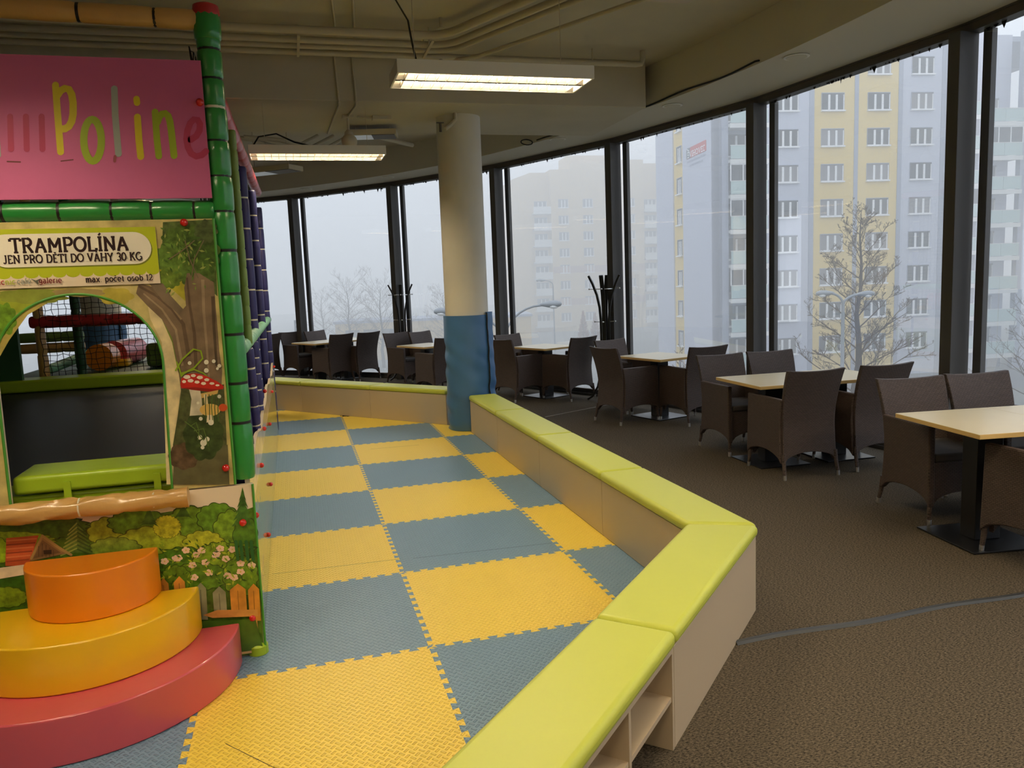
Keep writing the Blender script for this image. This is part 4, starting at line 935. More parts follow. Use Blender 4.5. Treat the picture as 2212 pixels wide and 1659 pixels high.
# ================================================================== PLAY TOWER
YF = 0.2                                         # plane of the tower's front
def fx(px, py, y=YF): p = onY(px, py, y); return p.x, p.z
def padded(b, p0, p1, r, segs, seed=1, n=12, pinch=0.86):
    """foam sleeve with tied waists"""
    p0, p1 = Vector(p0), Vector(p1); rr = random.Random(seed); path, rad = [], []
    cuts_ = segs if isinstance(segs, (list, tuple)) else [i/segs for i in range(segs+1)]
    for i in range(len(cuts_)-1):
        a, c = cuts_[i], cuts_[i+1]; bl = rr.uniform(0.97, 1.04)
        for t, k in ((0.0, pinch), (0.06, 0.97), (0.3, 1.0), (0.7, 1.01), (0.94, 0.98)): path.append(p0+(p1-p0)*(a+(c-a)*t)); rad.append(r*k*bl)
    path.append(p1); rad.append(r*pinch); b.tube(path, rad, n)
    return [p0+(p1-p0)*t for t in cuts_]
def sleeve(name, m_, p0, p1, r, segs, parent, tie='tie', seed=1, skip=()):
    b = MB(); cs_ = padded(b, p0, p1, r, segs, seed); o = b.build(name, M[m_], parent, smooth=70)
    d = (Vector(p1)-Vector(p0)).normalized()
    if tie:
        for i, c in enumerate(cs_[1:-1]):
            if i in skip: continue
            MB().tube([c-d*0.006, c+d*0.006], r*0.93, 14).build('tie', M[tie if not isinstance(tie, dict) else tie.get(i, 'tie')], o)
    return o
tw = thing('play_tower', 'padded frame of the netted indoor play tower with green front post', 'play structure')
PX, PY = -0.772, 0.25
post = sleeve('corner_post', 'green_vinyl', (PX, PY, 0.845), (PX, PY, 2.82), 0.05, [0, .13, .22, .33, .42, .515, .60, .675, .75, .82, .88, .94, 1.0], tw, {0: 'tie', 5: 'tie', 8: 'cleartie'}, 4)
MB().lathe([(0.050, 2.82), (0.056, 2.85), (0.052, 2.88), (0.03, 2.89)], (PX, PY, 0), 20).build('post_cap', M['red_vinyl'], tw)
sleeve('post_head', 'green_vinyl', (PX, PY, 2.74), (PX, PY, 2.85), 0.057, 1, tw, None)
b0 = fx(0, 455, 0.23); sleeve('front_crossbar', 'green_vinyl', (-2.6, 0.24, 2.043), (PX-0.03, 0.24, 2.035), 0.043, [0, .22, .43, .55, .665, .775, .86, .955, 1], tw, 'tie', 2)
sleeve('top_crossbar', 'tan_vinyl', (-2.6, 0.25, 2.862), (PX-0.03, 0.25, 2.822), 0.041, [0, .2, .40, .53, .745, .905, 1], tw, 'tie', 5)
sleeve('left_post', 'green_vinyl', (-2.62, PY, 0.03), (-2.62, PY, 2.85), 0.05, 12, tw, None)
# side frame running away from us behind the net
XS = -0.825
sleeve('side_top_rail', 'red_vinyl', (XS, 0.8, 2.70), (XS, 6.55, 2.86), 0.05, 14, tw, None, 8)
for k, (y, m_, r, x) in enumerate([(1.15, 'dkgreen', 0.04, -0.85), (1.75, 'bamboo', 0.028, -0.795), (3.2, 'navy', 0.045, -0.83), (4.7, 'navy', 0.045, -0.825), (6.3, 'navy', 0.045, -0.825)]):
    sleeve('side_post', m_, (x, y, 0.03 if k != 1 else 1.36), (x, y, 2.66), r, 11, tw, 'cleartie' if m_ == 'navy' else None, 10+k)
sleeve('side_middle_rail', 'aqua', (XS+0.01, 1.3, 1.36), (XS+0.01, 6.5, 1.36), 0.042, 26, tw, None, 9)
for k, (y0, z0, y1, z1) in enumerate([(0.55, 1.33, 0.62, 0.55), (0.95, 1.33, 1.05, 0.62), (1.8, 1.33, 1.9, 0.7), (2.5, 1.33, 2.5, 0.75)]):
    sleeve('lower_strut', 'navy', (-0.80, y0, z0), (-0.80, y1, z1), 0.035, 5, tw, 'cleartie', 30+k)
for k, (y, x) in enumerate([(0.7, -0.83), (2.4, -0.84)]): sleeve('upper_strut', 'navy', (x, y, 1.38), (x, y+0.02, 2.5), 0.03, 7, tw, 'cleartie', 40+k)
# inside, behind the trampoline
YB = 5.6
sleeve('back_rail', 'red_vinyl', (-3.1, YB, 1.47), (-0.87, YB, 1.45), 0.062, 9, tw, None, 12)
sleeve('back_post', 'tan_vinyl', (-3.02, YB, 0.03), (-3.02, YB, 2.8), 0.05, 10, tw, None, 13)
sleeve('back_post', 'dkgreen', (-2.72, YB+0.2, 0.03), (-2.72, YB+0.2, 2.8), 0.05, 9, tw, None, 14)
sleeve('back_post', 'red_vinyl', (-1.86, YB+0.3, 0.03), (-1.86, YB+0.3, 1.42), 0.055, 6, tw, None, 15)
sleeve('back_lower_rail', 'aqua', (-2.98, YB, 0.98), (-2.72, YB+1.2, 1.10), 0.05, 6, tw, None, 16)
sleeve('back_beam', 'bamboo', (-4.4, YB+1.6, 1.25), (-3.0, YB+1.6, 1.25), 0.06, 6, tw, None, 17); sleeve('back_beam', 'tan_vinyl', (-4.4, YB+1.6, 1.12), (-3.0, YB+1.6, 1.12), 0.06, 6, tw, None, 18)
MB().span(-3.62, -3.08, YB-0.5, YB-0.44, 0.03, 2.75).build('green_board', M['dkgreen'], tw, smooth=0)
MB().span(-3.4, -0.9, YB+0.02, 8.0, 0.86, 0.9).build('upper_deck', M['dkgreen'], tw, smooth=0)
for x in (-3.3, -1.0):
    MB().span(x-0.04, x+0.04, 7.8, 7.88, 0.0, 0.86).build('deck_leg', M['dkgreen'], tw, smooth=0)
# nets
def net(name, label, o, u, v, nu, nv, sag, seed, r=0.0022):
    o, u, v = Vector(o), Vector(u), Vector(v); rr = random.Random(seed); b = MB(); nn = u.cross(v).normalized()
    off = [[(rr.uniform(-1, 1), rr.uniform(-1, 1), rr.uniform(-1, 1)) for j in range(nv+1)] for i in range(nu+1)]
    lu, lv = u.length/nu, v.length/nv
    def P(i, j):
        a = off[i][j]; return o+u*(i/nu)+v*(j/nv)+u.normalized()*lu*0.16*a[0]+v.normalized()*lv*0.16*a[1]+nn*sag*a[2]
    for i in range(nu+1): b.tube([P(i, j) for j in range(nv+1)], r, 3, cap=False)
    for j in range(nv+1): b.tube([P(i, j) for i in range(nu+1)], r, 3, cap=False)
    return tag(b.build(name, M['net'], smooth=0), label, 'net')
net('safety_net', 'black safety net stretched along the side of the play tower', (-0.86, 0.35, 0.75), (0, 6.1, 0), (0, 0, 2.0), 92, 34, 0.006, 1, 0.003)
net('safety_net', 'black safety net behind the trampoline, seen through the arch', (-3.0, YB-0.06, 0.9), (2.12, 0, 0), (0, 0, 1.15), 34, 20, 0.012, 2, 0.0035)

# ---- trampoline
tr = thing('trampoline', 'black trampoline bed with green edge pads inside the arch', 'trampoline')
MB().span(-3.3, -0.9, 0.5, 5.4, 0.80, 0.806).build('bed', M['bed'], tr, smooth=0)
x0, z0 = fx(24, 1040, 0.26); x1, _ = fx(357, 1010, 0.26)
b = MB(); b.span(-1.71, -1.085, 0.27, 0.56, 0.855, 0.935)
b.build('front_pad', M['lime2'], tr, smooth=60, bevel=0.018, seg=4)
MB().span(-3.3, -0.9, 0.30, 0.56, 0.80, 0.845).build('under_pad', M['lime2'], tr, smooth=60, bevel=0.015, seg=3)
MB().span(-1.072, -0.9, 0.30, 0.9, 0.80, 0.90).build('side_pad', M['lime2'], tr, smooth=60, bevel=0.02, seg=3)
MB().span(-3.3, -0.9, 5.05, 5.4, 0.81, 0.93).build('back_pad', M['lime2'], tr, smooth=60, bevel=0.02, seg=3)
MB().span(-3.3, -0.9, 0.45, 5.4, 0.74, 0.795).build('frame', M['black'], tr, smooth=0)
for x in (-3.2, -1.0):
    for y in (0.6, 5.2): MB().span(x-0.03, x+0.03, y-0.03, y+0.03, 0.0, 0.74).build('leg', M['black'], tr, smooth=0)
for x in (-1.5, -1.14): MB().span(x-0.014, x+0.014, 0.262, 0.27, 0.79, 0.9).build('pad_strap', M['lime2'], tr, smooth=0)
# soft play pieces and column beyond the net
def piece(name, label, cat, fn): o = fn().build(name, M[pm], smooth=50, bevel=0.015, seg=3); tag(o, label, cat, None); return o
pm = 'red_vinyl'
q0 = onY(240, 772, 6.3)
o = MB().tube([(q0.x+0.0, 6.45, 1.05), (q0.x+0.12, 7.1, 1.05)], 0.15, 24).build('soft_cylinder', M['step_red'], smooth=50); tag(o, 'red soft play cylinder lying behind the net', 'soft play block')
o = MB().tube([(q0.x-0.07, 6.05, 1.045), (q0.x-0.04, 6.3, 1.045)], 0.145, 24).build('soft_cylinder', M['step_orange'], smooth=50); tag(o, 'dark orange soft play cylinder in front of the red one', 'soft play block')
tag(MB().span(-2.62, -2.37, 6.35, 6.6, 0.905, 0.99).build('soft_block', M['yellowfoam'], smooth=50, bevel=0.02), 'yellow soft play block left of the cylinders', 'soft play block')
tag(MB().span(-2.17, -1.95, 6.9, 7.1, 0.905, 0.99).build('soft_block', M['yellowfoam'], smooth=50, bevel=0.02), 'yellow soft play block right of the cylinders', 'soft play block')
tag(MB().span(-2.12, -1.86, 6.0, 6.25, 0.905, 1.17).build('soft_block', M['bamboo'], smooth=50, bevel=0.05, seg=4), 'tall olive soft play block by the red post', 'soft play block')
C2 = (-3.04, 8.45)
struct(MB().lathe([(0.247, 0), (0.247, 4.02)], (C2[0], C2[1], 0), 40).build('column', M['column']))
pad('column_pad', C2, 0.27, 0.01, 1.33, 'blue vinyl pad on the farther column, seen through the arch', radians(-30))

# ---- pictures printed on the panels: flat film shapes, one layer above the other
def PF(y=YF):
    def f(px, py):
        p = onY(px, py, y); return Vector((p.x, y-0.0006-LAY[0]*0.00004, p.z))
    return f
def shape(b, pts, col, P, mi=0):
    b.mi = mi; b.col = col; LAY[0] += 1; b.face([P(*p) for p in pts]); b.mi = 0
def blob(b, cx, cyy, rx, ry, col, P, lobes=9, amp=0.12, seed=0, mi=1, out=None):
    r = random.Random(seed); ph = r.uniform(0, 6)
    def ring(k): return [(cx+rx*k*(1+amp*abs(sin(lobes*a/2+ph)))*cos(a), cyy+ry*k*(1+amp*abs(sin(lobes*a/2+ph)))*sin(a)) for a in [2*pi*i/64 for i in range(64)]]
    if out: shape(b, ring(1.05), out, P, mi)
    shape(b, ring(1.0), col, P, mi)
def line(b, pts, wd, col, P, rnd=True, mi=0):
    b.mi = mi; b.col = col; LAY[0] += 1; ribbon(b, pts, wd, P, rnd); b.mi = 0
def taper(b, pts, w0, w1, col, P, mi=2):
    n = len(pts); L, R_ = [], []
    for i in range(n):
        p, q = pts[max(0, i-1)], pts[min(n-1, i+1)]; dx, dy = q[0]-p[0], q[1]-p[1]; l = hypot(dx, dy) or 1; wd = w0+(w1-w0)*i/(n-1)
        L.append((pts[i][0]-dy/l*wd/2, pts[i][1]+dx/l*wd/2)); R_.append((pts[i][0]+dy/l*wd/2, pts[i][1]-dx/l*wd/2))
    shape(b, L+R_[::-1], col, P, mi)
PM = [M['print'], M['pnoise'], M['psoft']]
def caps(root, pts, r=0.0165, y=YF):
    for (px, py) in pts:
        q = onY(px, py, y); MB().ball((q.x, y-0.008, q.z), r, 14).build('bolt_cap', M['redball'], root)

# arched wall panel
ap = thing('arched_panel', 'forest picture panel with an arched opening to the trampoline', 'panel')
ac, aw, azs, azt = -1.378, 0.318, 1.40, 1.698
def archpt(a): return (ac+aw*cos(a), azs+(azt-azs)*sin(a))
xr_t, zt = fx(461, 473); xr_b, zb_ = fx(496, 1046)
outl = [(-2.55, 0.83), (-2.55, 1.992), (xr_t, 1.997), (xr_t-0.003, 0.83), (ac+aw-0.012, 0.83)]+[archpt(pi*i/28) for i in range(29)]+[(ac-aw-0.004, 0.83)]
MB().extr([(x, YF, z) for x, z in outl], (0, 0.03, 0)).build('board', M['cream'], ap, smooth=0)
b = MB(); P = PF(); LAY[0] = 0
b.mi = 2; b.col = (198, 182, 118); LAY[0] += 1
# ground film follows the opening
b.face([Vector((x*1.0 if abs(x+2.55) > 1e-6 else -2.545, YF-0.0008, z)) for x, z in outl]); b.mi = 0
LAY[0] = 12
shape(b, [(352, 480), (461, 474), (466, 560), (470, 640), (420, 600), (380, 560), (350, 540)], (86, 104, 52), P, 1)
shape(b, [(0, 630), (160, 622), (120, 645), (60, 680), (20, 735), (0, 770)], (176, 160, 84), P, 2)
blob(b, 22, 655, 40, 20, (150, 160, 50), P, 7, 0.2, 3, 2); blob(b, 250, 640, 34, 16, (186, 170, 70), P, 6, 0.2, 4, 2); blob(b, 10, 690, 22, 30, (104, 140, 40), P, 8, 0.25, 5, 1)
shape(b, [(345, 540), (385, 570), (430, 600), (400, 650), (372, 625), (330, 620)], (186, 178, 56), P, 2)
for k, (cx, cyy, rx, ry, c) in enumerate([(400, 520, 44, 30, (78, 104, 40)), (378, 556, 40, 30, (94, 124, 48)), (436, 548, 34, 44, (66, 92, 36)), (420, 590, 30, 26, (84, 112, 44)), (445, 500, 22, 22, (82, 96, 54)), (366, 600, 24, 20, (104, 128, 46))]): blob(b, cx, cyy, rx, ry, c, P, 11, 0.22, k, 1)
shape(b, [(318, 652), (352, 690), (374, 744), (386, 800), (394, 850), (388, 910), (384, 970), (380, 1046), (360, 1046), (350, 740), (325, 690)], (222, 204, 156), P, 2)
shape(b, [(330, 630), (372, 690), (388, 760), (394, 830), (384, 800), (372, 740), (350, 690), (322, 655)], (112, 132, 50), P, 2)
blob(b, 70, 640, 70, 14, (136, 146, 58), P, 9, 0.2, 31, 2); blob(b, 170, 632, 50, 8, (160, 140, 90), P, 6, 0.2, 32, 2)
# tree trunk with its two limbs
shape(b, [(300, 610), (336, 622), (368, 650), (392, 672), (402, 660), (398, 622), (404, 590), (430, 590), (446, 600), (462, 610), (474, 760), (480, 800), (478, 850), (436, 850), (392, 850), (384, 790), (372, 730), (350, 690), (318, 660), (294, 634)], (124, 104, 82), P, 2)
for pts, w0, w1, c in [([(300, 618), (340, 640), (372, 668), (396, 700), (408, 770)], 5, 9, (98, 80, 62)), ([(404, 600), (410, 660), (420, 720), (424, 800)], 4, 8, (96, 78, 60)), ([(438, 604), (440, 670), (446, 740), (452, 820)], 7, 4, (150, 130, 104)),
                       ([(460, 640), (462, 700), (468, 790)], 8, 5, (84, 70, 54)), ([(310, 634), (350, 668), (380, 712), (394, 790)], 3, 6, (156, 136, 108)), ([(330, 626), (366, 656), (392, 690)], 3, 4, (150, 130, 100))]: taper(b, pts, w0, w1, c, P)
shape(b, [(300, 612), (336, 622), (348, 636), (340, 640), (322, 622)], (110, 92, 72), P, 2); shape(b, [(322, 612), (352, 612), (370, 640), (396, 668), (388, 680), (352, 650)], (120, 104, 84), P, 2)
rl = random.Random(12)
for k in range(90):
    cx, cyy = rl.gauss(398, 32), rl.gauss(552, 44)
    if cx < 350 or cx > 462 or cyy > 640 or cyy < 484: continue
    a = rl.uniform(0, pi); l = rl.uniform(4, 8); wd = l*0.35; g_ = rl.choice([(122, 150, 60), (70, 100, 40), (150, 160, 80), (96, 128, 52)])
    shape(b, [(cx-l*cos(a), cyy-l*sin(a)), (cx+wd*sin(a), cyy-wd*cos(a)), (cx+l*cos(a), cyy+l*sin(a)), (cx-wd*sin(a), cyy+wd*cos(a))], g_, P)
for pts in ([(400, 520), (410, 560), (428, 600)], [(440, 520), (420, 560), (414, 600)], [(366, 560), (396, 540), (420, 520)]): line(b, pts, 2.2, (120, 104, 80), P)
# lower meadow
shape(b, [(392, 840), (484, 830), (494, 1046), (378, 1046), (374, 960), (384, 900)], (78, 84, 48), P, 1)
shape(b, [(376, 985), (492, 960), (496, 1046), (374, 1046)], (96, 92, 62), P, 2)
blob(b, 398, 985, 30, 26, (92, 72, 52), P, 8, 0.15, 8, 1); blob(b, 440, 940, 40, 50, (58, 74, 36), P, 9, 0.12, 9, 1)
line(b, [(380, 800), (394, 776), (418, 754), (434, 758), (438, 774), (420, 794), (398, 806), (392, 812)], 3.6, (140, 170, 40), P); line(b, [(392, 812), (388, 796), (382, 782)], 3.2, (140, 170, 40), P); line(b, [(392, 806), (420, 798), (440, 806), (452, 818)], 3, (140, 168, 46), P)
# toadstools
shape(b, [(408, 838), (432, 838), (436, 862), (438, 896), (410, 898), (414, 862)], (206, 196, 170), P, 2); shape(b, [(434, 850), (472, 842), (470, 850), (436, 860)], (206, 170, 96), P); shape(b, [(440, 852), (447, 850), (450, 874), (443, 876)], (222, 204, 160), P)
shape(b, [(390, 830), (392, 818), (404, 808), (424, 806), (446, 812), (470, 824), (484, 834), (482, 840), (456, 840), (420, 836), (392, 838)], (196, 42, 32), P); shape(b, [(392, 838), (420, 836), (456, 840), (482, 840), (452, 846), (416, 842)], (150, 30, 26), P)
for (x, y, rx, ry) in ((404, 814, 7, 4), (418, 811, 5, 3), (432, 815, 6, 3.5), (447, 820, 5, 3), (398, 824, 4, 3), (412, 822, 6, 3.5), (426, 825, 5, 3), (440, 828, 5, 3), (458, 828, 5, 2.6), (470, 832, 4, 2)): blob(b, x, y, rx, ry, (240, 226, 204), P, 5, 0.12, int(x), 0)
blob(b, 454, 885, 22, 13, (216, 178, 96), P, 3, 0.02, 2, 0); shape(b, [(448, 896), (460, 896), (462, 912), (446, 912)], (230, 214, 180), P); blob(b, 482, 880, 9, 8, (206, 84, 40), P, 3, 0.02, 3, 0)
for x0_, c in ((446, (60, 90, 40)), (453, (50, 76, 34)), (460, (76, 110, 50)), (466, (56, 84, 38)), (472, (70, 100, 46))): line(b, [(x0_, 910), (x0_-3+(x0_ % 5), 880), (x0_+4-(x0_ % 7), 852)], 1.8, c, P)
for (x, y, r_) in ((410, 784, 4), (446, 782, 5), (462, 780, 4), (446, 800, 5), (474, 790, 4), (456, 912, 6), (440, 956, 7), (432, 944, 5), (448, 948, 5), (438, 966, 4), (470, 796, 3), (434, 904, 4), (474, 856, 4), (428, 870, 3)): blob(b, x, y, r_, r_, (222, 218, 196), P, 3, 0.02, 1, 0)
for pts in ([(412, 920), (424, 912), (430, 930), (428, 950)], [(420, 930), (440, 925), (446, 945), (450, 962)], [(400, 910), (420, 925), (440, 950)]): line(b, pts, 2, (92, 116, 52), P)
b.build('printed_pattern', PM, ap, smooth=0)
et = [Vector((ac+aw-0.012, YF-0.002, 0.83))]+[Vector((archpt(pi*i/28)[0], YF-0.002, archpt(pi*i/28)[1])) for i in range(29)]+[Vector((ac-aw-0.004, YF-0.002, 0.83))]
MB().tube(et, 0.0055, 6).build('edge_trim', M['edgegreen'], ap)
MB().tube([(xr_t, YF, 1.997), (xr_t-0.003, YF, 0.83)], 0.006, 6).build('edge_trim', M['edgegreen'], ap)
caps(ap, [(398, 481), (488, 1010)])

# trampoline sign
sgn = thing('trampoline_sign', 'white and lime rules sign for the trampoline above the arch', 'sign')
LAY[0] = 150; P = PF(YF-0.004)
r_t, r_b = onY(337, 490, YF), onY(346, 612, YF); l_t = onY(-90, 503, YF)
MB().span(-1.80, (r_t.x+r_b.x)/2, YF-0.008, YF-0.003, r_b.z, r_t.z).build('board', M['cream'], sgn, smooth=0)
SX1 = (r_t.x+r_b.x)/2; SZ1, SZ0 = r_t.z, r_b.z
YS = YF-0.0084
def PS(x, z): return Vector((x, YS-LAY[0]*0.00003, z))
b = MB(); LAY[0] = 0
zs = SZ0+(SZ1-SZ0)*0.225
sc = [(SX1, SZ1), (SX1, zs)]; nsc = 15; xl = -1.80
for i in range(nsc):
    xa = SX1-(SX1-xl)*i/nsc; xb = SX1-(SX1-xl)*(i+1)/nsc
    sc += [((xa+xb)/2+(xa-xb)/2*cos(a), zs-(xa-xb)/2*0.62*sin(a)) for a in [pi*j/8 for j in range(9)]]
sc.append((xl, SZ1)); b.col = (186, 196, 40); b.face([PS(*p) for p in sc]); LAY[0] += 1
def pill(x0, x1, z0, z1, col):
    r = (z1-z0)/2; c = (z0+z1)/2; pts = [(x1-r+r*cos(a), c+r*sin(a)) for a in [-pi/2+pi*i/16 for i in range(17)]]+[(x0+r+r*cos(a), c+r*sin(a)) for a in [pi/2+pi*i/16 for i in range(17)]]
    b.col = col; LAY[0] += 1; b.face([PS(*p) for p in pts])
pz1, pz0 = fx(200, 503)[1], fx(200, 573)[1]; px1 = fx(327, 530)[0]
pill(-1.668, px1+0.004, pz0-0.006, pz1-0.004, (120, 126, 40)); pill(-1.668, px1, pz0, pz1, (244, 236, 216))
b.build('printed_ground', PM, sgn, smooth=0)
b = MB(); b.col = (44, 24, 26); LAY[0] += 1
tx0, tx1 = fx(25, 545)[0], fx(279, 541)[0]; tz0, tz1 = fx(150, 543)[1], fx(150, 514)[1]
text(b, 'TRAMPOLÍNA', PS, tx0, tx1, tz0, tz1-tz0, 0.195, 0.14)
tx0, tx1 = fx(10, 568)[0], fx(308, 561)[0]; tz0, tz1 = fx(160, 565.5)[1], fx(160, 549)[1]
text(b, 'JEN PRO DĚTI DO VÁHY 30 KG', PS, tx0, tx1, tz0, tz1-tz0, 0.17, 0.13)
tx0, tx1 = fx(187, 609)[0], fx(331, 606)[0]; tz0, tz1 = fx(260, 607.5)[1], fx(260, 595)[1]
text(b, 'max. počet osob 12', PS, tx0, tx1, tz0, tz1-tz0, 0.17, 0.12)
tz0, tz1 = fx(60, 613)[1], fx(60, 602)[1]
for s_, c, a0, a1 in (('ic', (166, 44, 50), 0, 13), ('nic', (176, 186, 60), 14, 36), ('café', (150, 152, 140), 40, 70), ('galerie', (120, 40, 46), 87, 136)):
    b.col = c; text(b, s_, PS, fx(a0, 612)[0], fx(a1, 612)[0], tz0, (tz1-tz0)*1.05, 0.17, 0.12)
b.col = (92, 92, 80); b.face([PS(*fx(*p)) for p in ((68, 602), (80, 606), (92, 601), (85, 607), (84, 615), (78, 609))])
b.build('lettering', PM, sgn, smooth=0)

# pink banner
bn = thing('pink_banner', 'pink banner with yellow and green letters on the tower front', 'banner')
zt0 = fx(440, 131)[1]; zb0 = fx(462, 428)[1]
MB().span(-2.56, -0.805, 0.192, 0.2, zb0, zt0-0.002).build('cloth', M['banner'], bn, smooth=0)
b = MB(); LAY[0] = 0; P = PF(0.1915)
def pl(pts, wd, col): line(b, pts, wd, col, P)
Y_, G_, GR, RD = (226, 206, 46), (164, 184, 48), (166, 172, 164), (190, 66, 104)
pl([(120, 184), (124, 240), (131, 328)], 15, Y_); pl([(124, 206), (131, 196), (140, 191), (149, 193), (155, 204), (158, 222), (158, 246), (155, 262), (149, 273), (141, 278), (131, 279)], 16, Y_)
pl([(200+19*cos(a)+0.12*32*sin(a)*0.2, 303+45*sin(a)) for a in [2*pi*i/28 for i in range(29)]], 16, G_)
pl([(247, 192), (249, 250), (256, 332)], 14.5, GR); pl([(297, 253), (300, 300), (304, 338)], 15, Y_); pl([(295, 214), (296, 222)], 14, Y_)
pl([(335, 242), (339, 300), (343, 337)], 14.5, G_); pl([(340, 264), (344, 253), (350, 246), (357, 245), (363, 250), (367, 262), (370, 282), (376, 336)], 15, G_)
pl([(412, 302), (424, 294), (431, 282), (432, 268), (427, 259), (419, 258), (411, 266), (405, 282), (403, 300), (406, 318), (413, 332), (424, 338), (436, 335), (445, 327)], 14, RD)
for x in (22, 56, 90): pl([(x, 252), (x+2, 322)], 13, RD)
pl([(-8, 250), (-2, 336)], 9, GR); pl([(16, 349), (44, 350)], 3, (120, 60, 60)); pl([(132, 348), (158, 345)], 2.4, (120, 60, 60)); pl([(249, 338), (248, 348)], 6, (150, 70, 80))
b.build('lettering', PM, bn, smooth=0); caps(bn, [(432, 222)], 0.0165, 0.19)

# landscape panel under the arch
lp = thing('landscape_panel', 'cartoon landscape panel with cottage, bushes and fence below the arch', 'panel')
xr = fx(545, 1040)[0]
MB().span(-2.6, xr, YF, YF+0.03, 0.024, 0.823).build('board', M['cream'], lp, smooth=0)
b = MB(); LAY[0] = 0; P = PF()
shape(b, [(-160, 1180), (60, 1140), (210, 1128), (300, 1115), (400, 1100), (470, 1090), (520, 1105), (548, 1095), (571, 1410), (500, 1420), (300, 1480), (-160, 1560)], (78, 112, 30), P, 1)
for k, (cx, cyy, rx, ry, c, lo) in enumerate([(60, 1138, 120, 26, (70, 96, 28), 22), (20, 1168, 90, 18, (140, 160, 36), 20), (240, 1150, 46, 30, (150, 160, 40), 11), (300, 1130, 60, 26, (96, 136, 34), 13), (420, 1150, 70, 50, (104, 140, 34), 15), (330, 1175, 70, 34, (150, 164, 40), 13),
                                              (361, 1138, 27, 22, (190, 186, 44), 24), (470, 1120, 40, 30, (92, 132, 34), 11), (500, 1150, 36, 44, (120, 156, 40), 11), (250, 1185, 50, 22, (120, 140, 44), 12), (440, 1175, 40, 26, (170, 176, 44), 12), (530, 1160, 24, 40, (80, 120, 32), 9),
                                              (20, 1262, 36, 36, (46, 92, 26), 13), (14, 1290, 40, 20, (120, 150, 34), 13), (-6, 1190, 24, 26, (140, 168, 28), 9), (400, 1215, 60, 30, (70, 116, 26), 15), (480, 1215, 56, 40, (128, 160, 36), 17), (430, 1245, 60, 26, (88, 128, 30), 17), (520, 1245, 34, 40, (108, 146, 34), 13), (380, 1250, 30, 26, (96, 134, 32), 11)]):
    blob(b, cx, cyy, rx, ry, c, P, lo, 0.14, k, 1, tuple(int(v*0.55) for v in c))
def fir(x, ytop, ybot, wd, c):
    n = 6; L = []; R_ = []
    for i in range(n):
        t0 = (i+0.25)/n; t1 = (i+1)/n; L += [(x-wd*t1, ytop+(ybot-ytop)*t1+3), (x-wd*t1*0.55, ytop+(ybot-ytop)*t1-2)]; R_ += [(x+wd*t1, ytop+(ybot-ytop)*t1+3), (x+wd*t1*0.55, ytop+(ybot-ytop)*t1-2)]
    shape(b, [(x, ytop)]+R_+L[::-1], c, P, 1)
fir(524, 1052, 1135, 24, (70, 110, 40)); fir(322, 1095, 1135, 22, (66, 100, 34)); fir(396, 1090, 1118, 22, (60, 92, 30)); fir(168, 1120, 1196, 40, (92, 116, 44))
for i in range(7): line(b, [(166, 1130+i*9), (150-i*3, 1146+i*9)], 3, (150, 160, 70), P); line(b, [(168, 1132+i*9), (184+i*3, 1146+i*9)], 3, (60, 84, 34), P)
# cottage
shape(b, [(14, 1162), (84, 1156), (62, 1222), (12, 1222)], (190, 84, 46), P, 2)
for i in range(6): line(b, [(14, 1168+i*9), (80-i*3.4, 1163+i*9)], 3, (150, 60, 36) if i % 2 else (216, 120, 74), P, False)
shape(b, [(92, 1158), (152, 1195), (140, 1196), (66, 1212), (70, 1200)], (146, 110, 66), P, 2); shape(b, [(92, 1166), (132, 1193), (72, 1206)], (120, 88, 56), P, 2)
for x in (84, 92, 100, 108, 116): line(b, [(x, 1172+abs(x-94)*0.7), (x, 1202)], 1.4, (84, 60, 40), P, False)
line(b, [(92, 1157), (110, 1170), (130, 1184), (154, 1198)], 6, (176, 140, 80), P); line(b, [(92, 1157), (82, 1176), (68, 1206)], 5, (176, 140, 80), P)
shape(b, [(94, 1188), (112, 1187), (112, 1196), (95, 1197)], (50, 36, 26), P); shape(b, [(0, 1226), (60, 1218), (58, 1240), (0, 1250)], (226, 208, 180), P, 2)
# flowers
for k, (x, y) in enumerate([(356, 1212), (380, 1206), (402, 1188), (424, 1198), (416, 1220), (444, 1214), (468, 1196), (476, 1184), (502, 1186), (488, 1206), (466, 1198), (520, 1216), (452, 1236), (492, 1242), (520, 1234), (420, 1246), (544, 1220), (436, 1188), (506, 1246), (386, 1204)]):
    for j in range(5): a = j*1.257+k; blob(b, x+5*cos(a), y+4*sin(a), 4.2, 3.4, (236, 200, 176), P, 3, 0.02, 1, 0)
    blob(b, x, y, 1.8, 1.8, (220, 190, 90), P, 3, 0.02, 1, 0)
rl = random.Random(5)
for k in range(150):
    x, y = rl.uniform(345, 552), rl.uniform(1165, 1262); a = rl.uniform(0, pi); l = rl.uniform(4, 8); c = rl.choice([(170, 182, 50), (58, 92, 26), (134, 160, 40), (44, 76, 22)])
    shape(b, [(x-l*cos(a), y-l*sin(a)*0.8), (x+l*0.3*sin(a), y-l*0.3*cos(a)), (x+l*cos(a), y+l*sin(a)*0.8), (x-l*0.3*sin(a), y+l*0.3*cos(a))], c, P)
for x in (510, 520, 532, 543): line(b, [(x, 1168), (x+4, 1206)], 7, (40, 96, 40), P)
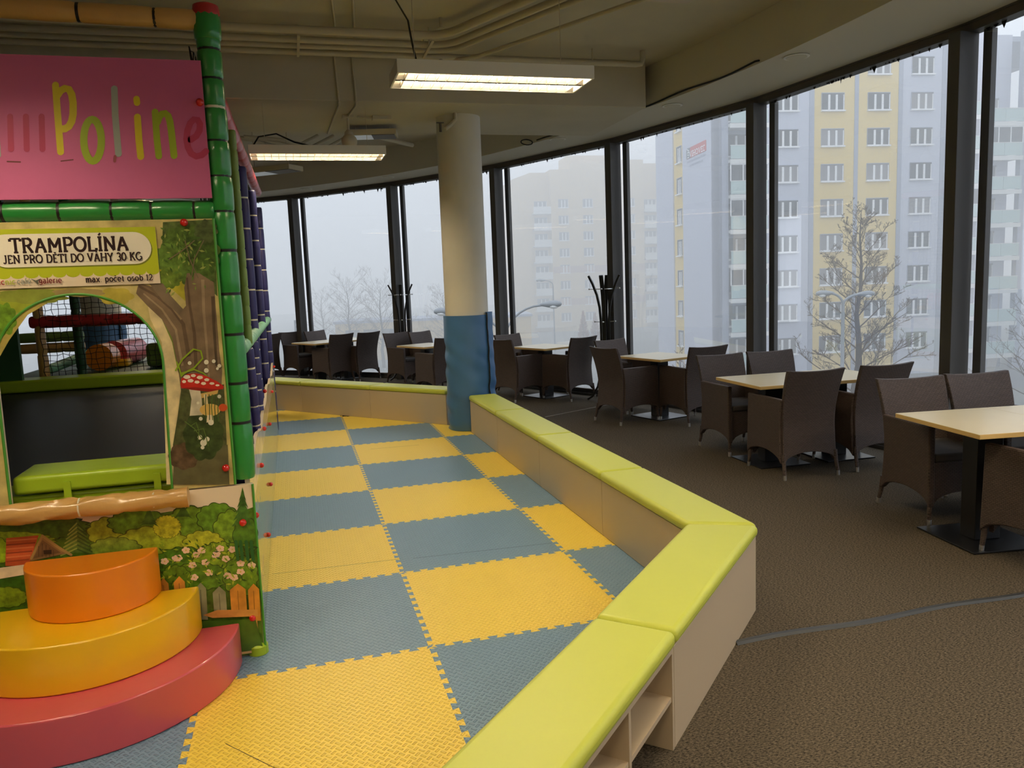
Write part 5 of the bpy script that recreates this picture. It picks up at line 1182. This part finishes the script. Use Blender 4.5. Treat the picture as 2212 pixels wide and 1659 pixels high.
# fence
for k, (x, y, wd, h_, c) in enumerate([(354, 1246, 22, 50, (200, 130, 50)), (388, 1242, 24, 60, (212, 142, 56)), (434, 1256, 24, 80, (128, 130, 96)), (474, 1264, 28, 66, (140, 142, 110)), (514, 1258, 34, 70, (206, 140, 52)), (548, 1258, 24, 80, (200, 134, 48))]):
    shape(b, [(x-wd/2, y+14), (x, y), (x+wd/2, y+12), (x+wd/2+4, y+h_), (x-wd/2+4, y+h_)], c, P, 2); line(b, [(x, y+16), (x+3, y+h_-6)], 1.5, tuple(int(v*0.7) for v in c), P)
shape(b, [(440, 1326), (470, 1315), (556, 1314), (558, 1328), (460, 1332)], (204, 144, 72), P, 2); shape(b, [(546, 1336), (556, 1336), (558, 1358), (548, 1358)], (190, 140, 70), P, 2)
shape(b, [(430, 1340), (552, 1334), (571, 1405), (500, 1415), (430, 1430)], (70, 104, 30), P, 2); line(b, [(505, 1410), (566, 1402)], 5, (196, 160, 110), P, False)
b.build('printed_pattern', PM, lp, smooth=0)
MB().tube([(xr, YF-0.001, 0.823), (xr-0.002, YF-0.001, 0.024)], 0.006, 6).build('edge_trim', M['edgegreen'], lp)
caps(lp, [(525, 1128), (546, 1333)])
MB().lathe([(0.045, 0.022), (0.045, 0.06), (0.03, 0.075)], (xr-0.035, YF+0.02, 0), 20).build('foot_guard', M['lime2'], lp)
# tan padded roll tied along the sill of the arch
rl_ = thing('padded_roll', 'tan padded roll tied along the sill of the arch', 'padded roll')
b = MB(); n, k = 20, 70; vs = []; rr = random.Random(9); ph = [(rr.uniform(0, 6), rr.uniform(8, 40), rr.randint(2, 7)) for _ in range(7)]
for i in range(k+1):
    x = -2.5+(1.497)*i/k
    for j in range(n):
        a = 2*pi*j/n; dr = sum(sin(p[1]*x+p[2]*a+p[0]) for p in ph)*0.0017
        for tx in (-1.26, -1.43, -1.09, -1.72): dr -= 0.005*math.exp(-((x-tx)/0.012)**2)
        vs.append((x, 0.156+(0.042+dr)*cos(a), 0.806+(0.042+dr)*sin(a)))
b.add(vs, [(i*n+j, i*n+(j+1) % n, (i+1)*n+(j+1) % n, (i+1)*n+j) for i in range(k) for j in range(n)]+[tuple(range(n-1, -1, -1)), tuple(k*n+j for j in range(n))])
b.build('sleeve', M['tan_vinyl'], rl_, smooth=60, fix=True)
for x in (-1.43, -1.14): MB().tube([(x-0.003, 0.156, 0.806), (x+0.003, 0.156, 0.806)], 0.0405, 20).build('tie', M['cleartie'], rl_)

# glossy side wall with a wavy printed top
M['sideprint'] = mat('glossy_side_print', (255, 255, 255), 0.3, spec=0.5, coat=0.85, coat_r=0.06, attr=True, noise=(7, 0.3))
sw = thing('side_wall', 'long glossy printed side wall of the play tower with red caps', 'panel')
def wx(y): return -0.750-0.006*(y-0.23)
b = MB(); ny = 60; top = lambda y: 0.835+0.025*sin(y*2.1)+0.018*sin(y*5.3+1)-0.0*y
prev = None; Y0, Y1 = 0.235, 6.6
for i in range(ny):
    ya, yb_ = Y0+(Y1-Y0)*i/ny, Y0+(Y1-Y0)*(i+1)/ny
    bands = [(0.024, 0.22, (92, 120, 44)), (0.22, 0.30, (176, 140, 70)), (0.30, 0.55, (110, 142, 56)), (0.55, 0.68, (146, 166, 84)), (0.68, None, (226, 212, 184))]
    for z0, z1, c in bands:
        za, zb2 = (z1, z1) if z1 else (top(ya), top(yb_)); b.col = c
        b.add([(wx(ya), ya, z0), (wx(yb_), yb_, z0), (wx(yb_), yb_, zb2), (wx(ya), ya, za)], [(0, 1, 2, 3)])
b.build('printed_face', M['sideprint'], sw, smooth=0)
b = MB(); b.slab(lambda u, v: Vector((wx(Y0+(Y1-Y0)*u)-0.0012, Y0+(Y1-Y0)*u, 0.023+(top(Y0+(Y1-Y0)*u)-0.023)*v)), lambda u, v: Vector((wx(Y0+(Y1-Y0)*u)-0.022, Y0+(Y1-Y0)*u, 0.023+(top(Y0+(Y1-Y0)*u)-0.023)*v)), 60, 2)
b.build('board', M['cream'], sw, smooth=0, fix=True)
for (px, py) in ((572, 845), (588, 846), (592, 792), (571, 926), (565, 1005), (553, 1113), (580, 1155), (585, 1046), (583, 916)):
    q = onX(px, py, -0.768); q = onX(px, py, wx(max(0.3, min(6.3, q.y)))+0.01)
    MB().ball(q, 0.015, 12).build('bolt_cap', M['redball'], sw)

# half-moon step blocks
def halfmoon(name, m_, cx, R, z0, z1, label, yb_=0.152, depth=None):
    n = 40; dp = depth or R
    pts = [(cx+R*cos(pi+pi*i/n), yb_+dp*sin(pi+pi*i/n)) for i in range(n+1)]
    o = MB().prism(pts, z0, z1).build(name, M[m_], smooth=40, bevel=0.006, seg=2); tag(o, label, 'step block', 'half-moon step blocks'); return o
halfmoon('step_block', 'step_red', -1.475, 0.635, 0.0215, 0.205, 'large pink-red half-moon step block on the floor')
halfmoon('step_block', 'step_yellow', -1.45, 0.455, 0.206, 0.40, 'yellow half-moon step block on the pink-red one')
halfmoon('step_block', 'step_orange', -1.40, 0.255, 0.401, 0.60, 'small orange half-moon step block on top of the pile')
